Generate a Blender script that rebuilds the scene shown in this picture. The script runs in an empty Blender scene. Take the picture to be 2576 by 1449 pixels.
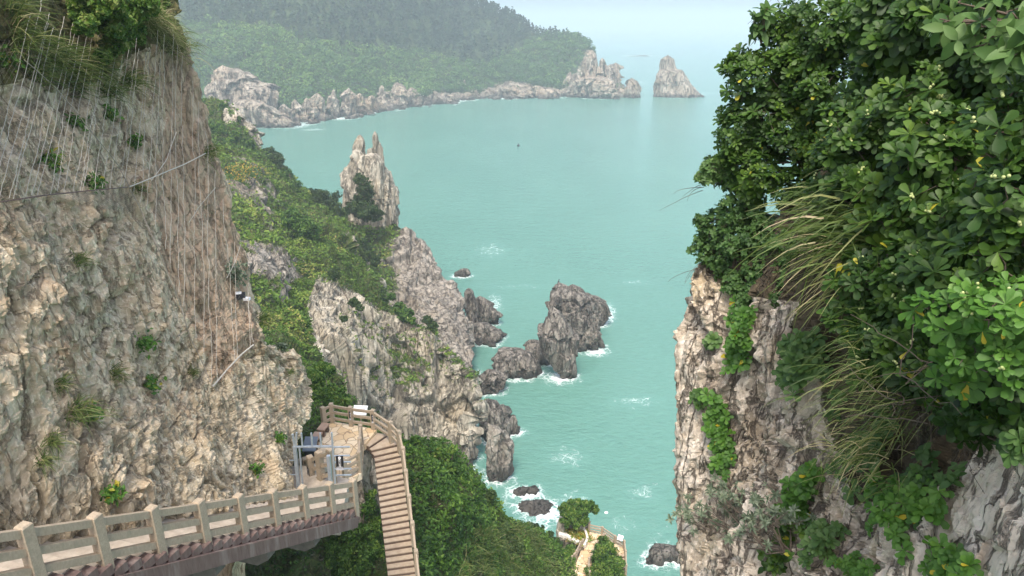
import bpy, math, numpy as np
from math import radians as R
SC = bpy.context.scene
COL = SC.collection
rng = np.random.default_rng(7)

# ---------------------------------------------------------------- camera
F, CX, CY = 1808.0, 1288.0, 724.5           # focal length and centre in photo units (2576 x 1449)
PITCH = R(20.2)
CAM = np.array([0.0, 0.0, 75.0])
FWD = np.array([0, math.cos(PITCH), -math.sin(PITCH)])
UP = np.array([0, math.sin(PITCH), math.cos(PITCH)])
RT = np.array([1.0, 0, 0])
cd = bpy.data.cameras.new("camera"); cam = bpy.data.objects.new("camera", cd); COL.objects.link(cam)
cd.sensor_width = 36; cd.lens = 36 * F / 2576; cd.clip_start = 0.05; cd.clip_end = 60000
cam.location = CAM; cam.rotation_euler = (R(90) - PITCH, 0, 0)
SC.camera = cam

def ray(px, py):
    px = np.asarray(px, float)[..., None]; py = np.asarray(py, float)[..., None]
    return FWD + RT * (px - CX) / F - UP * (py - CY) / F
def PY(px, py, Y):                              # point seen at (px,py) standing Y metres out
    d = ray(px, py); return CAM + d * (np.asarray(Y, float)[..., None] / d[..., 1:2])
def PZ(px, py, z):                              # point seen at (px,py) on level z
    d = ray(px, py); return CAM + d * ((np.asarray(z, float)[..., None] - CAM[2]) / d[..., 2:3])
def proj(p):
    r = np.asarray(p, float) - CAM; d = r @ FWD
    return CX + F * (r @ RT) / d, CY - F * (r @ UP) / d

# ---------------------------------------------------------------- noise
def _h(ix, iy, iz, s):
    h = (ix * 374761393 + iy * 668265263 + iz * 2147483647 + s * 974634777) & 0xFFFFFFFF
    h = ((h ^ (h >> 13)) * 1274126177) & 0xFFFFFFFF
    h = ((h ^ (h >> 16)) * 2246822519) & 0xFFFFFFFF
    return h ^ (h >> 15)
def h01(ix, iy, iz, s): return _h(ix, iy, iz, s) / 4294967296.0
def vnoise(p, s=0):
    i = np.floor(p).astype(np.int64); f = p - i; f = f * f * (3 - 2 * f)
    x, y, z = i[:, 0], i[:, 1], i[:, 2]; r = 0
    for a in (0, 1):
        wx = f[:, 0] if a else 1 - f[:, 0]
        for b in (0, 1):
            wy = f[:, 1] if b else 1 - f[:, 1]
            for c in (0, 1):
                wz = f[:, 2] if c else 1 - f[:, 2]
                r = r + wx * wy * wz * h01(x + a, y + b, z + c, s)
    return r * 2 - 1
def fbm(p, o=4, s=0, g=0.5):
    r, a = 0, 1.0
    for k in range(o):
        r = r + a * vnoise(p * 2.0 ** k + 17.3 * k, s + k); a *= g
    return r
def facet(p, s=0, sharp=42.0):
    """broken-rock relief: tilted planes meeting at short steps"""
    b = np.floor(p - 0.5).astype(np.int64); W = np.zeros(len(p)); out = np.zeros(len(p)); L = []
    best = np.full(len(p), 9e9)
    for a in (0, 1):
        for c in (0, 1):
            for e in (0, 1):
                x, y, z = b[:, 0] + a, b[:, 1] + c, b[:, 2] + e
                q = np.stack([x + .15 + .7 * h01(x, y, z, s), y + .15 + .7 * h01(x, y, z, s + 1), z + .15 + .7 * h01(x, y, z, s + 2)], 1)
                d = p - q; dd = (d * d).sum(1); best = np.minimum(best, dd)
                g = np.stack([h01(x, y, z, s + 3), h01(x, y, z, s + 4), h01(x, y, z, s + 5)], 1) * 2 - 1
                L.append((dd, h01(x, y, z, s + 6) * 1.6 - .8 + (g * d).sum(1) * 1.5))
    for dd, v in L:
        w = np.exp(-sharp * (dd - best)); W += w; out += w * v
    return out / W
def rot_to(axis):
    """basis with third row along axis"""
    a = np.array(axis, float); a /= np.linalg.norm(a)
    t = np.array([0, 0, 1.0]) if abs(a[2]) < .9 else np.array([1.0, 0, 0])
    u = np.cross(t, a); u /= np.linalg.norm(u); v = np.cross(a, u)
    return np.stack([u, v, a])

# ---------------------------------------------------------------- meshes
def tag(o, label=None, cat=None, group=None, kind=None):
    if label: o["label"] = label
    if cat: o["category"] = cat
    if group: o["group"] = group
    if kind: o["kind"] = kind
    return o
def link(name, me, parent=None):
    o = bpy.data.objects.new(name, me); COL.objects.link(o)
    if parent is not None: o.parent = parent
    return o
def empty(name, loc, **k):
    o = bpy.data.objects.new(name, None); COL.objects.link(o); o.location = [float(c) for c in loc]
    o.empty_display_size = 0.1
    return tag(o, **k)
def mk(name, V, faces, mat, parent=None, attrs=None, smooth=False):
    """one mesh object; V world coordinates, faces: list of int arrays (N,3)/(N,4). A parent Empty only translates."""
    V = np.asarray(V, np.float32)
    if parent is not None:
        off = np.array(parent.location, np.float32)
        if parent.parent is not None: off = off + np.array(parent.parent.location, np.float32)
        V = V - off
    me = bpy.data.meshes.new(name); me.vertices.add(len(V)); me.vertices.foreach_set("co", V.ravel())
    if not isinstance(faces, (list, tuple)): faces = [faces]
    faces = [np.asarray(f, np.int32) for f in faces if len(f)]
    li = np.concatenate([f.ravel() for f in faces]); cnt = np.concatenate([np.full(len(f), f.shape[1], np.int32) for f in faces])
    st = np.concatenate([[0], np.cumsum(cnt)[:-1]]).astype(np.int32)
    me.loops.add(len(li)); me.loops.foreach_set("vertex_index", li)
    me.polygons.add(len(cnt)); me.polygons.foreach_set("loop_start", st)
    me.update(calc_edges=True)
    me.polygons.foreach_set("use_smooth", np.full(len(cnt), smooth, bool))
    for k, a in (attrs or {}).items():
        at = me.attributes.new(k, 'FLOAT', 'POINT'); at.data.foreach_set("value", np.asarray(a, np.float32))
    if mat: me.materials.append(mat)
    return link(name, me, parent)
def gridf(nv, nu, wrap=False):
    i = np.arange(nv - 1)[:, None] * nu; j = np.arange(nu if wrap else nu - 1)[None]; k = (j + 1) % nu
    return np.stack([(i + j).ravel(), (i + k).ravel(), (i + nu + k).ravel(), (i + nu + j).ravel()], 1)
class MB:
    """collects boxes, bars, prisms and tubes for one mesh"""
    def __init__(s): s.V, s.Q, s.T, s.n = [], [], [], 0
    def add(s, V, Q=(), T=()):
        V = np.asarray(V, float)
        if len(Q): s.Q.append(np.asarray(Q) + s.n)
        if len(T): s.T.append(np.asarray(T) + s.n)
        s.V.append(V); s.n += len(V); return s
    def hexa(s, lo, hi):
        lo, hi = np.asarray(lo, float), np.asarray(hi, float); n = len(lo)
        j = np.arange(n); k = (j + 1) % n
        V = np.concatenate([lo, hi]); s.add(V, np.stack([j, k, k + n, j + n], 1))
        c = np.concatenate([lo, hi]); b = s.n
        if n == 4:
            s.add(c, [[3, 2, 1, 0], [4, 5, 6, 7]])
        else:
            c2 = np.concatenate([lo, hi, [lo.mean(0)], [hi.mean(0)]])
            s.add(c2, (), np.concatenate([np.stack([k, j, np.full(n, 2 * n)], 1), np.stack([j + n, k + n, np.full(n, 2 * n + 1)], 1)]))
        return s
    def box(s, c, sx, sy, sz, ax=(1, 0), up=(0, 0, 1)):
        """centre of the bottom c, horizontal axis ax"""
        a = np.array([ax[0], ax[1], 0.0]); a /= np.linalg.norm(a); b = np.array([-a[1], a[0], 0]); c = np.asarray(c, float)
        lo = np.array([c - a * sx / 2 - b * sy / 2, c + a * sx / 2 - b * sy / 2, c + a * sx / 2 + b * sy / 2, c - a * sx / 2 + b * sy / 2])
        return s.hexa(lo, lo + np.array(up, float) * sz)
    def bar(s, p, q, w, h, roll=None):
        p, q = np.asarray(p, float), np.asarray(q, float); d = q - p; d = d / np.linalg.norm(d)
        z = np.array([0, 0, 1.0]) if roll is None else np.asarray(roll, float)
        a = np.cross(d, z); 
        if np.linalg.norm(a) < 1e-4: a = np.array([1.0, 0, 0])
        a /= np.linalg.norm(a); b = np.cross(a, d)
        o = [-a * w / 2 - b * h / 2, a * w / 2 - b * h / 2, a * w / 2 + b * h / 2, -a * w / 2 + b * h / 2]
        return s.hexa([p + k for k in o], [q + k for k in o])
    def tube(s, P, r, n=5):
        P = np.asarray(P, float); r = np.broadcast_to(np.asarray(r, float), (len(P),)); d = np.gradient(P, axis=0)
        d /= np.linalg.norm(d, axis=1)[:, None] + 1e-9
        ref = np.array([.31, .23, .92]); a = np.cross(d, ref); a /= np.linalg.norm(a, axis=1)[:, None] + 1e-9; b = np.cross(d, a)
        t = np.arange(n) * 2 * math.pi / n
        V = P[:, None] + r[:, None, None] * (a[:, None] * np.cos(t)[None, :, None] + b[:, None] * np.sin(t)[None, :, None])
        return s.add(V.reshape(-1, 3), gridf(len(P), n, True))
    def build(s, name, mat, parent=None, smooth=False, attrs=None):
        f = []
        if s.Q: f.append(np.concatenate(s.Q))
        if s.T: f.append(np.concatenate(s.T))
        return mk(name, np.concatenate(s.V), f, mat, parent, attrs, smooth)

# ---------------------------------------------------------------- materials
class NT:
    def __init__(s, name):
        s.m = bpy.data.materials.new(name); s.m.use_nodes = True; s.t = s.m.node_tree; s.t.nodes.clear()
        s.out = s.t.nodes.new('ShaderNodeOutputMaterial')
    def n(s, typ, **k):
        nd = s.t.nodes.new('ShaderNode' + typ)
        for a, v in k.items():
            if a.startswith('_'): setattr(nd, a[1:], v)
            else:
                key = int(a[1:]) if a[0] == 'i' and a[1:].isdigit() else a.replace('_', ' ')
                s.set(nd.inputs[key], v)
        return nd
    def set(s, inp, v):
        if hasattr(v, 'outputs'): v = v.outputs[0]
        if hasattr(v, 'is_output'): s.t.links.new(v, inp)
        else: inp.default_value = v
    def ramp(s, fac, stops, interp='LINEAR'):
        r = s.t.nodes.new('ShaderNodeValToRGB'); r.color_ramp.interpolation = interp; e = r.color_ramp.elements
        while len(e) < len(stops): e.new(.5)
        for k, (p, c) in enumerate(stops):
            e[k].position = p; e[k].color = (*c, 1) if len(c) == 3 else c
        s.set(r.inputs[0], fac); return r.outputs[0]
    def mix(s, f, a, b, typ='MIX'):
        m = s.t.nodes.new('ShaderNodeMix'); m.data_type = 'RGBA'; m.blend_type = typ; m.clamp_factor = True
        s.set(m.inputs[0], f); s.set(m.inputs[6], c4(a)); s.set(m.inputs[7], c4(b)); return m.outputs[2]
    def math(s, op, a, b=0.0, clamp=False):
        m = s.t.nodes.new('ShaderNodeMath'); m.operation = op; m.use_clamp = clamp; s.set(m.inputs[0], a); s.set(m.inputs[1], b); return m.outputs[0]
    def attr(s, name): return s.n('Attribute', _attribute_name=name).outputs['Fac']
    def noise(s, vec, scale, detail=4, rough=.55, dist=0.0):
        return s.n('TexNoise', Vector=vec, Scale=scale, Detail=detail, Roughness=rough, Distortion=dist).outputs['Fac']
    def obj(s): return s.n('NewGeometry').outputs['Position']
    def map(s, vec, scale=(1, 1, 1), rot=(0, 0, 0), loc=(0, 0, 0)):
        return s.n('Mapping', Vector=vec, Scale=scale, Rotation=rot, Location=loc).outputs[0]
    def done(s, shader): s.t.links.new(shader.outputs[0], s.out.inputs[0]); return s.m
def c4(c): return (*c, 1) if isinstance(c, tuple) and len(c) == 3 else c

def rock_mat(name, base, patch, patchc, light, dark, scale=1.0, stretch=(1, 1, 1), rot=(0, 0, 0), bump=.6, tide=None, speck=.5, light_amt=.5, veg=None, bdist=.1, dark2=.35, vein=.75, vscale=1.1, zone=None):
    """stone: two-tone mottling, iron or lichen patches, bright veins, cracks; optional wet dark band near the sea (tide) and soil-green where attribute veg says"""
    n = NT(name); P = n.obj()
    Q = n.map(P, stretch, rot)
    a = n.noise(Q, .9 * scale, 9, .62, .4)
    col = n.ramp(a, [(.28, dark), (.46, base), (.62, light)])
    b = n.noise(n.map(P, (1, 1, 1), rot, (7, 3, 1)), patch, 6, .6, .3)
    col = n.mix(n.ramp(b, [(.50, (0, 0, 0)), (.64, (.85,) * 3)]), col, patchc)
    sp = n.noise(Q, 7 * scale, 7, .7)
    col = n.mix(n.math('MULTIPLY', n.ramp(sp, [(.52, (0, 0, 0)), (.68, (1, 1, 1))]), light_amt), col, tuple(min(1, c * 1.7 + .06) for c in light))
    sp2 = n.noise(n.map(Q, (1, 1, 1), (0, 0, 0), (3.3, 9, 2)), 5 * scale, 6, .7)
    col = n.mix(n.math('MULTIPLY', n.ramp(sp2, [(.55, (0, 0, 0)), (.66, (1, 1, 1))]), speck), col, tuple(c * dark2 for c in dark))
    if veg is not None:
        v = n.math('ADD', n.attr('veg'), n.math('MULTIPLY', n.math('SUBTRACT', n.noise(P, 1.5 * scale, 6, .7), .5), 1.6))
        soil = n.ramp(n.noise(P, 3 * scale, 5, .6), [(.3, veg[0]), (.55, veg[1]), (.75, veg[2])])
        col = n.mix(n.ramp(v, [(.38, (0, 0, 0)), (.6, (1, 1, 1))]), col, soil)
    if zone is not None:                        # a second kind of stone where attribute zone says
        zn, zc, zd, zl, zscale, zstretch, zrot = zone; ZP = n.map(P, zstretch, zrot)
        zcol = n.ramp(n.noise(ZP, zscale, 8, .65, .5), [(.34, zd), (.47, zc), (.64, zl)])
        zcol = n.mix(n.math('MULTIPLY', n.ramp(n.noise(ZP, zscale * 5, 6, .7), [(.54, (0, 0, 0)), (.66, (1, 1, 1))]), .55), zcol, tuple(c * .55 for c in zd))
        zf = n.math('ADD', n.attr(zn), n.math('MULTIPLY', n.math('SUBTRACT', n.noise(P, 1.3, 6, .65), .5), .7))
        col = n.mix(n.ramp(zf, [(.38, (0, 0, 0)), (.62, (1, 1, 1))]), col, zcol)
    if tide:
        z = n.n('SeparateXYZ', Vector=P).outputs[2]
        t = n.math('ADD', n.math('DIVIDE', z, tide), n.math('MULTIPLY', n.math('SUBTRACT', n.noise(P, .35, 4), .5), 1.2))
        col = n.mix(n.ramp(t, [(.25, (.92,) * 3), (1.0, (0, 0, 0))]), col, (.055, .05, .043))
    b1 = n.n('Bump', Strength=bump, Distance=bdist, Height=n.noise(Q, 3.2 * scale, 12, .68))
    f1 = n.noise(n.map(P, (stretch[0], stretch[1], stretch[2] * .6), rot, (2, 8, 5)), vscale * scale, 6, .6, .8)
    crm = n.ramp(n.math('ABSOLUTE', n.math('SUBTRACT', f1, .5)), [(.0, (0, 0, 0)), (.035, (1, 1, 1))])
    col = n.mix(n.math('MULTIPLY', n.math('SUBTRACT', 1.0, crm), vein), col, tuple(c * .4 for c in dark))
    b2 = n.n('Bump', Strength=min(1, bump), Distance=bdist * 1.5, Height=crm, Normal=b1)
    s = n.n('BsdfPrincipled', Base_Color=col, Roughness=.92, Normal=b2); s.inputs['Specular IOR Level'].default_value = .25
    return n.done(s)

def leaf_mat(name, stops, rough=.5, trans=.3, spec=.35, wear=None):
    n = NT(name); t = n.attr('tint')
    col = n.ramp(t, stops)
    s = n.n('BsdfPrincipled', Base_Color=col, Roughness=rough); s.inputs['Specular IOR Level'].default_value = spec
    tr = n.n('BsdfTranslucent', Color=n.mix(.6, col, n.mix(1.0, col, (1.0, 1.25, .35), 'MULTIPLY')))
    m = n.n('MixShader', Fac=trans); n.t.links.new(s.outputs[0], m.inputs[1]); n.t.links.new(tr.outputs[0], m.inputs[2])
    return n.done(m)
def plain_mat(name, c1, c2, scale=6, rough=.8, metal=0.0, bump=.15, stretch=(1, 1, 1), c3=None, spec=.4, bd=.02):
    n = NT(name); P = n.map(n.obj(), stretch)
    col = n.ramp(n.noise(P, scale, 6, .65), [(.3, c1), (.7, c2)])
    if c3:
        col = n.mix(n.ramp(n.noise(P, scale * .23, 5, .6), [(.5, (0, 0, 0)), (.7, (.8,) * 3)]), col, c3)
    b = n.n('Bump', Strength=bump, Distance=bd, Height=n.noise(P, scale * 4, 5, .6))
    s = n.n('BsdfPrincipled', Base_Color=col, Roughness=rough, Metallic=metal, Normal=b); s.inputs['Specular IOR Level'].default_value = spec
    return n.done(s)
# ---------------------------------------------------------------- surfaces measured from the photograph: photo position -> distance
def tps(ctrl):
    c = np.array(ctrl, float); X = c[:, :2] / 500.0; y = np.log(c[:, 2]); n = len(c)
    def U(a, b):
        d2 = ((a[:, None] - b[None]) ** 2).sum(2); return d2 * np.log(d2 + 1e-12) * .5
    A = np.zeros((n + 3, n + 3)); A[:n, :n] = U(X, X) + np.eye(n) * .004; A[:n, n] = 1; A[:n, n + 1:] = X; A[n, :n] = 1; A[n + 1:, :n] = X.T
    w = np.linalg.solve(A, np.concatenate([y, [0, 0, 0]]))
    def f(px, py):
        q = np.stack([np.ravel(px), np.ravel(py)], 1) / 500.0
        v = U(q, X) @ w[:n] + w[n] + q @ w[n + 1:]
        return np.exp(v).reshape(np.shape(px))
    return f
class Sheet:
    """a terrain body: rows (py, xl, xr) bound it, ctrl gives its distance; it turns away from view at its right/left/top rims and runs on behind"""
    def __init__(s, rows, ctrl, nu, nv, disp, rim=(0, 0, 0), wob=0.0, seed=0):
        s.f = tps(ctrl); r = np.array(rows, float)
        py = np.linspace(r[0, 0], r[-1, 0], nv); xl = np.interp(py, r[:, 0], r[:, 1]); xr = np.interp(py, r[:, 0], r[:, 2])
        if wob:
            e = np.stack([py / 28, np.zeros(nv), np.zeros(nv)], 1); xr = xr + fbm(e, 3, seed + 50) * wob
        u = np.linspace(0, 1, nu)
        PX = xl[:, None] + (xr - xl)[:, None] * u[None]; PYY = np.repeat(py[:, None], nu, 1)
        B = PY(PX, PYY, s.f(PX, PYY))
        k = 14; ln = np.linspace(0, 1, k + 1)[1:] ** 1.6
        away = B - CAM; away /= np.linalg.norm(away, axis=2)[..., None]
        def ext(edge, aw, L, side):                      # rim strips running back from an edge
            return edge[:, None] + aw[:, None] * (ln * L)[None, :, None] + side[None, None] * ((ln ** 1.5) * L * .5)[None, :, None]
        run = lambda edge, r: edge[:, None] + (np.linspace(0, 1, r[2] + 1)[1:] * r[0])[None, :, None] * np.array(r[1], float)[None, None]
        if isinstance(rim[0], tuple): B = np.concatenate([B, run(B[:, -1], rim[0])], 1)
        elif rim[0]:
            B = np.concatenate([B, ext(B[:, -1], away[:, -1], rim[0], np.array([-1.0, 0, -.25]))], 1); PXr = PX
        if isinstance(rim[1], tuple): B = np.concatenate([run(B[:, 0], rim[1])[:, ::-1], B], 1)
        elif rim[1]:
            B = np.concatenate([ext(B[:, 0], away[:, 0], rim[1], np.array([1.0, 0, -.25]))[:, ::-1], B], 1)
        if isinstance(rim[2], tuple): B = np.concatenate([run(B[0], rim[2])[:, ::-1].transpose(1, 0, 2), B], 0)
        elif rim[2]:
            a2 = B[0] - CAM; a2 = a2 / np.linalg.norm(a2, axis=1)[:, None]
            T = np.stack([B[0] + a2 * L * rim[2] + np.array([0, 0, -1.0]) * (L ** 1.5) * rim[2] * .35 for L in ln[::-1]])
            B = np.concatenate([T, B], 0)
        s.base = B; nv2, nu2 = B.shape[:2]
        du = np.gradient(B, axis=1); dv = np.gradient(B, axis=0); N = np.cross(du, dv); N /= np.linalg.norm(N, axis=2)[..., None] + 1e-9
        flip = np.sign((N * (CAM - B)).sum(2)); 
        core = N[nv // 2, nu // 2]; sg = np.sign((core * (CAM - B[nv // 2, nu // 2])).sum()); N = N * sg
        for _ in range(3):
            N[1:-1, 1:-1] = (N[1:-1, 1:-1] * 2 + N[:-2, 1:-1] + N[2:, 1:-1] + N[1:-1, :-2] + N[1:-1, 2:]) / 6
        N /= np.linalg.norm(N, axis=2)[..., None] + 1e-9
        s.N = N; s.shape = (nv2, nu2)
        flat = B.reshape(-1, 3); s.dispv = disp(flat, N.reshape(-1, 3)); s.V = flat + N.reshape(-1, 3) * s.dispv[:, None]
        s.faces = gridf(nv2, nu2)
        if sg < 0: s.faces = s.faces[:, ::-1]
        s.px, s.py = proj(s.V)
    def normals(s):
        G = s.V.reshape(*s.shape, 3); n = np.cross(np.gradient(G, axis=1), np.gradient(G, axis=0)); n /= np.linalg.norm(n, axis=2)[..., None] + 1e-9
        m = np.sign((n * s.N).sum(2)); return (n * m[..., None]).reshape(-1, 3)
    def at(s, px, py):
        """surface point and normal nearest to a photo position (front side)"""
        px, py = np.ravel(px).astype(float), np.ravel(py).astype(float); out = []
        for a, b in zip(px, py):
            d = (s.px - a) ** 2 + (s.py - b) ** 2; c = np.where(d < d.min() + 16)[0]
            out.append(c[np.argmin(((s.V[c] - CAM) ** 2).sum(1))])
        out = np.array(out); return s.V[out], s.N.reshape(-1, 3)[out]
    def build(s, name, mat, attrs=None, smooth=False, **k):
        return tag(mk(name, s.V, s.faces, mat, None, attrs, smooth), **k)

def sstep(a, b, x): t = np.clip((x - a) / (b - a), 0, 1); return t * t * (3 - 2 * t)
def inpoly(px, py, poly):
    poly = np.array(poly, float); r = np.zeros(px.shape, bool); j = len(poly) - 1
    for i in range(len(poly)):
        xi, yi = poly[i]; xj, yj = poly[j]
        c = ((yi > py) != (yj > py)) & (px < (xj - xi) * (py - yi) / (yj - yi + 1e-12) + xi); r ^= c; j = i
    return r

# ---------------------------------------------------------------- materials of the land
M = {}
M['tan'] = rock_mat('tan_cliff_rock', (.475, .385, .255), .22, (.45, .32, .20), (.58, .49, .355), (.30, .245, .165), 1.9, (1.0, 1.0, .36), (R(14), R(40), 0), .7, dark2=.5, speck=.38, vein=.45, vscale=.9, light_amt=.6, bdist=.06, veg=((.08, .085, .035), (.14, .125, .05), (.21, .17, .09)),
    zone=('rust', (.44, .315, .205), (.29, .205, .135), (.52, .395, .275), 1.6, (1, 1, .35), (0, R(8), 0)))
M['grey'] = rock_mat('grey_cliff_rock', (.27, .243, .19), .05, (.35, .285, .19), (.42, .385, .31), (.155, .138, .107), .5, (1, 1, .2), (0, R(5), 0), .65, tide=5.0, speck=.5, bdist=.25, veg=((.035, .055, .014), (.075, .10, .024), (.16, .145, .06)))
M['rib'] = rock_mat('brown_grey_rock', (.205, .182, .148), .06, (.245, .205, .15), (.30, .27, .225), (.115, .10, .083), .5, (1, 1, .55), (R(20), R(30), 0), .8, tide=5.0, speck=.5, bdist=.25, veg=((.035, .055, .014), (.075, .10, .024), (.15, .14, .06)))
M['searock'] = rock_mat('sea_rock', (.108, .097, .082), .15, (.15, .13, .104), (.25, .226, .19), (.045, .04, .035), .8, (1, 1, .25), (R(15), R(20), 0), .9, tide=2.6, speck=.6, bdist=.2, light_amt=.55)
M['far'] = rock_mat('far_shore_rock', (.235, .195, .15), .03, (.29, .215, .145), (.36, .315, .255), (.11, .09, .072), .2, (1, 1, .3), (0, 0, 0), .8, tide=5.0, speck=.55, bdist=.8, veg=((.03, .05, .018), (.05, .08, .025), (.08, .10, .035)))
M['right'] = rock_mat('right_cliff_rock', (.385, .325, .245), .8, (.40, .32, .205), (.53, .47, .385), (.22, .18, .14), 3.2, (1, 1, .5), (0, R(-10), 0), .85, speck=.55, light_amt=.6, bdist=.035, veg=((.045, .035, .022), (.085, .068, .042), (.15, .12, .08)),
    zone=('pale', (.56, .485, .385), (.34, .28, .21), (.68, .61, .51), 2.4, (1, 1, .2), (R(30), R(-48), 0)))
M['pale'] = rock_mat('pale_rock', (.52, .48, .42), 1.2, (.44, .38, .30), (.60, .57, .51), (.33, .29, .24), 2.6, (1, 1, .22), (R(35), R(-40), 0), .8, speck=.6, light_amt=.5, vein=.5, vscale=.6, bdist=.03)

# ---------------------------------------------------------------- left cliff with the boardwalk at its foot
dipl = rot_to((.60, .25, .76))
def disp_left(p, n):
    q = p @ dipl.T; q2 = q * np.array([1, 1, .2])
    d = .42 * facet(q2 * .36, 3) + .17 * facet(q2 * .9 + 5, 11) + .13 * facet(q2 * 2.2, 23) + .10 * facet(q * 4.8 * np.array([1, 1, .3]), 31) + .05 * facet(q * 9 * np.array([1, 1, .4]), 37)
    d += .45 * fbm(p * .2, 4, 5) + .05 * fbm(q * 3.0 * np.array([1, 1, .4]), 4, 9)
    d -= .5 * np.exp(-(vnoise(q * np.array([.55, .55, .07]), 81) / .035) ** 2) + .3 * np.exp(-(vnoise(q * np.array([1.3, 1.3, .16]), 83) / .04) ** 2)
    px, py = proj(p); sm = sstep(880, 700, py - (px - 380) * .05) * sstep(330, 430, px) ; sm = sm * sstep(560, 260, abs(py - 560))
    yl = np.interp(px, [0, 400, 640, 770], [1540, 1440, 1385, 1350])
    return d * .52 * (1 - .55 * sm) - 2.0 * sstep(0, 45, py - yl) * (px > -200)
LEFT_ROWS = [(-90, -140, 385), (0, -140, 412), (60, -140, 436), (120, -140, 456), (180, -140, 482), (250, -140, 502), (350, -140, 524), (450, -140, 552), (550, -140, 578),
             (650, -140, 608), (750, -140, 632), (860, -140, 664), (885, -140, 705), (910, -140, 742), (950, -140, 776), (1000, -140, 776), (1050, -140, 760), (1090, -140, 744), (1200, -140, 740), (1300, -140, 742), (1449, -140, 750), (1600, -140, 745)]
LEFT_CTRL = [(0, 0, 16), (400, 0, 24), (-140, 0, 13), (500, 300, 25), (300, 300, 20.5), (0, 350, 14.5), (200, 700, 15.6), (0, 700, 13), (-140, 700, 11.5), (400, 1000, 17.6), (620, 750, 24), (770, 950, 27),
             (740, 1200, 21.8), (565, 1290, 17.2), (700, 1240, 20.3), (103, 1380, 12.1), (300, 1335, 13.6), (-100, 1420, 10.2), (600, 1449, 18.6), (300, 1449, 14.8), (745, 1449, 20.6), (745, 1600, 19), (300, 1600, 13.2), (-140, 1600, 9), (640, 900, 22.5), (560, 1100, 18.6), (-140, -90, 14), (390, -90, 25)]
SL = Sheet(LEFT_ROWS, LEFT_CTRL, 330, 520, disp_left, (14, (12, (-.85, -.5, 0), 60), (5, (-.35, .35, .87), 50)), wob=5)
wx_, wy_ = SL.px + 28 * fbm(SL.V * .5, 3, 77), SL.py + 28 * fbm(SL.V * .5, 3, 78)
vegL = .6 * inpoly(wx_, wy_, [(170, -250), (440, -250), (480, 100), (330, 170), (240, 200), (0, 230), (-300, 230), (-300, -250)]) + .15 * sstep(300, 60, SL.py)
rustL = .62 * inpoly(wx_, wy_, [(390, 120), (500, 120), (530, 400), (610, 690), (660, 850), (540, 970), (470, 780), (390, 560), (340, 480), (400, 380)]) + .4 * inpoly(wx_, wy_, [(-140, 480), (330, 470), (340, 560), (100, 640), (-140, 640)])
SL.build('cliff', M['tan'], {'veg': vegL, 'rust': rustL}, kind='structure', label='tan layered cliff face above the walkway')

# ---------------------------------------------------------------- right cliff, close by
def disp_right(p, n):
    q = p * np.array([1, 1, .42]); px, py = proj(p)
    d = .34 * facet(q * 1.0, 40) + .2 * facet(q * 2.4 + 3, 47) + .10 * facet(p * np.array([1, 1, .6]) * 5.5, 55) + .05 * facet(p * 12, 61) + .22 * fbm(p * .8, 4, 66) + .035 * fbm(p * 8, 4, 70)
    d -= .22 * np.exp(-(vnoise(p * np.array([1.5, 1.5, .22]), 85) / .04) ** 2) + .1 * np.exp(-(vnoise(p * np.array([4, 4, .8]), 87) / .05) ** 2)
    near = sstep(2100, 2400, px)
    return d * (.55 - .33 * near) * (.4 + .6 * sstep(1705, 1800, px))
RIGHT_ROWS = [(120, 2330, 2800), (250, 2280, 2800), (420, 2130, 2800), (600, 1900, 2800), (680, 1765, 2800), (720, 1738, 2800), (800, 1716, 2800), (880, 1702, 2800), (960, 1700, 2800), (1000, 1703, 2800), (1100, 1706, 2800), (1150, 1712, 2800), (1200, 1722, 2800), (1270, 1720, 2800), (1300, 1714, 2800), (1350, 1708, 2800), (1449, 1700, 2800), (1620, 1700, 2800)]
RIGHT_CTRL = [(1700, 900, 8.6), (1700, 1449, 7.2), (1760, 680, 9.2), (1850, 1100, 7.4), (2000, 1100, 6.5), (2050, 1400, 5.1), (2200, 1400, 4.1), (2450, 1300, 3.2), (2650, 1200, 2.6), (2650, 1500, 2.3), (2300, 900, 4.9), (2500, 900, 4.1),
              (2650, 700, 3.9), (2100, 500, 7.2), (1950, 400, 9.8), (2150, 60, 9.5), (2650, 60, 5.4), (2400, 500, 5.9), (1700, 1620, 6.6), (2200, 1620, 3.6)]
SR = Sheet(RIGHT_ROWS, RIGHT_CTRL, 330, 470, disp_right, ((7, (.97, -.1, .1), 60), 4, 5), wob=0)
vegR = .9 * inpoly(SR.px, SR.py, [(1700, -100), (2700, -100), (2700, 1110), (2470, 1120), (2400, 1200), (2330, 1240), (2150, 1270), (2090, 1100), (2060, 960), (1960, 900), (2010, 760), (1830, 740), (1760, 660)])
paleR = 1.0 * inpoly(SR.px, SR.py, [(2250, 1700), (2255, 1449), (2330, 1340), (2400, 1230), (2480, 1150), (2900, 1050), (2900, 1700)]) + .55 * inpoly(SR.px, SR.py, [(1990, 900), (2060, 900), (2080, 1100), (2010, 1130)])
SR.build('cliff', M['right'], {'veg': vegR, 'pale': paleR}, kind='structure', label='grey cracked cliff wall under the evergreen shrubs')

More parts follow.
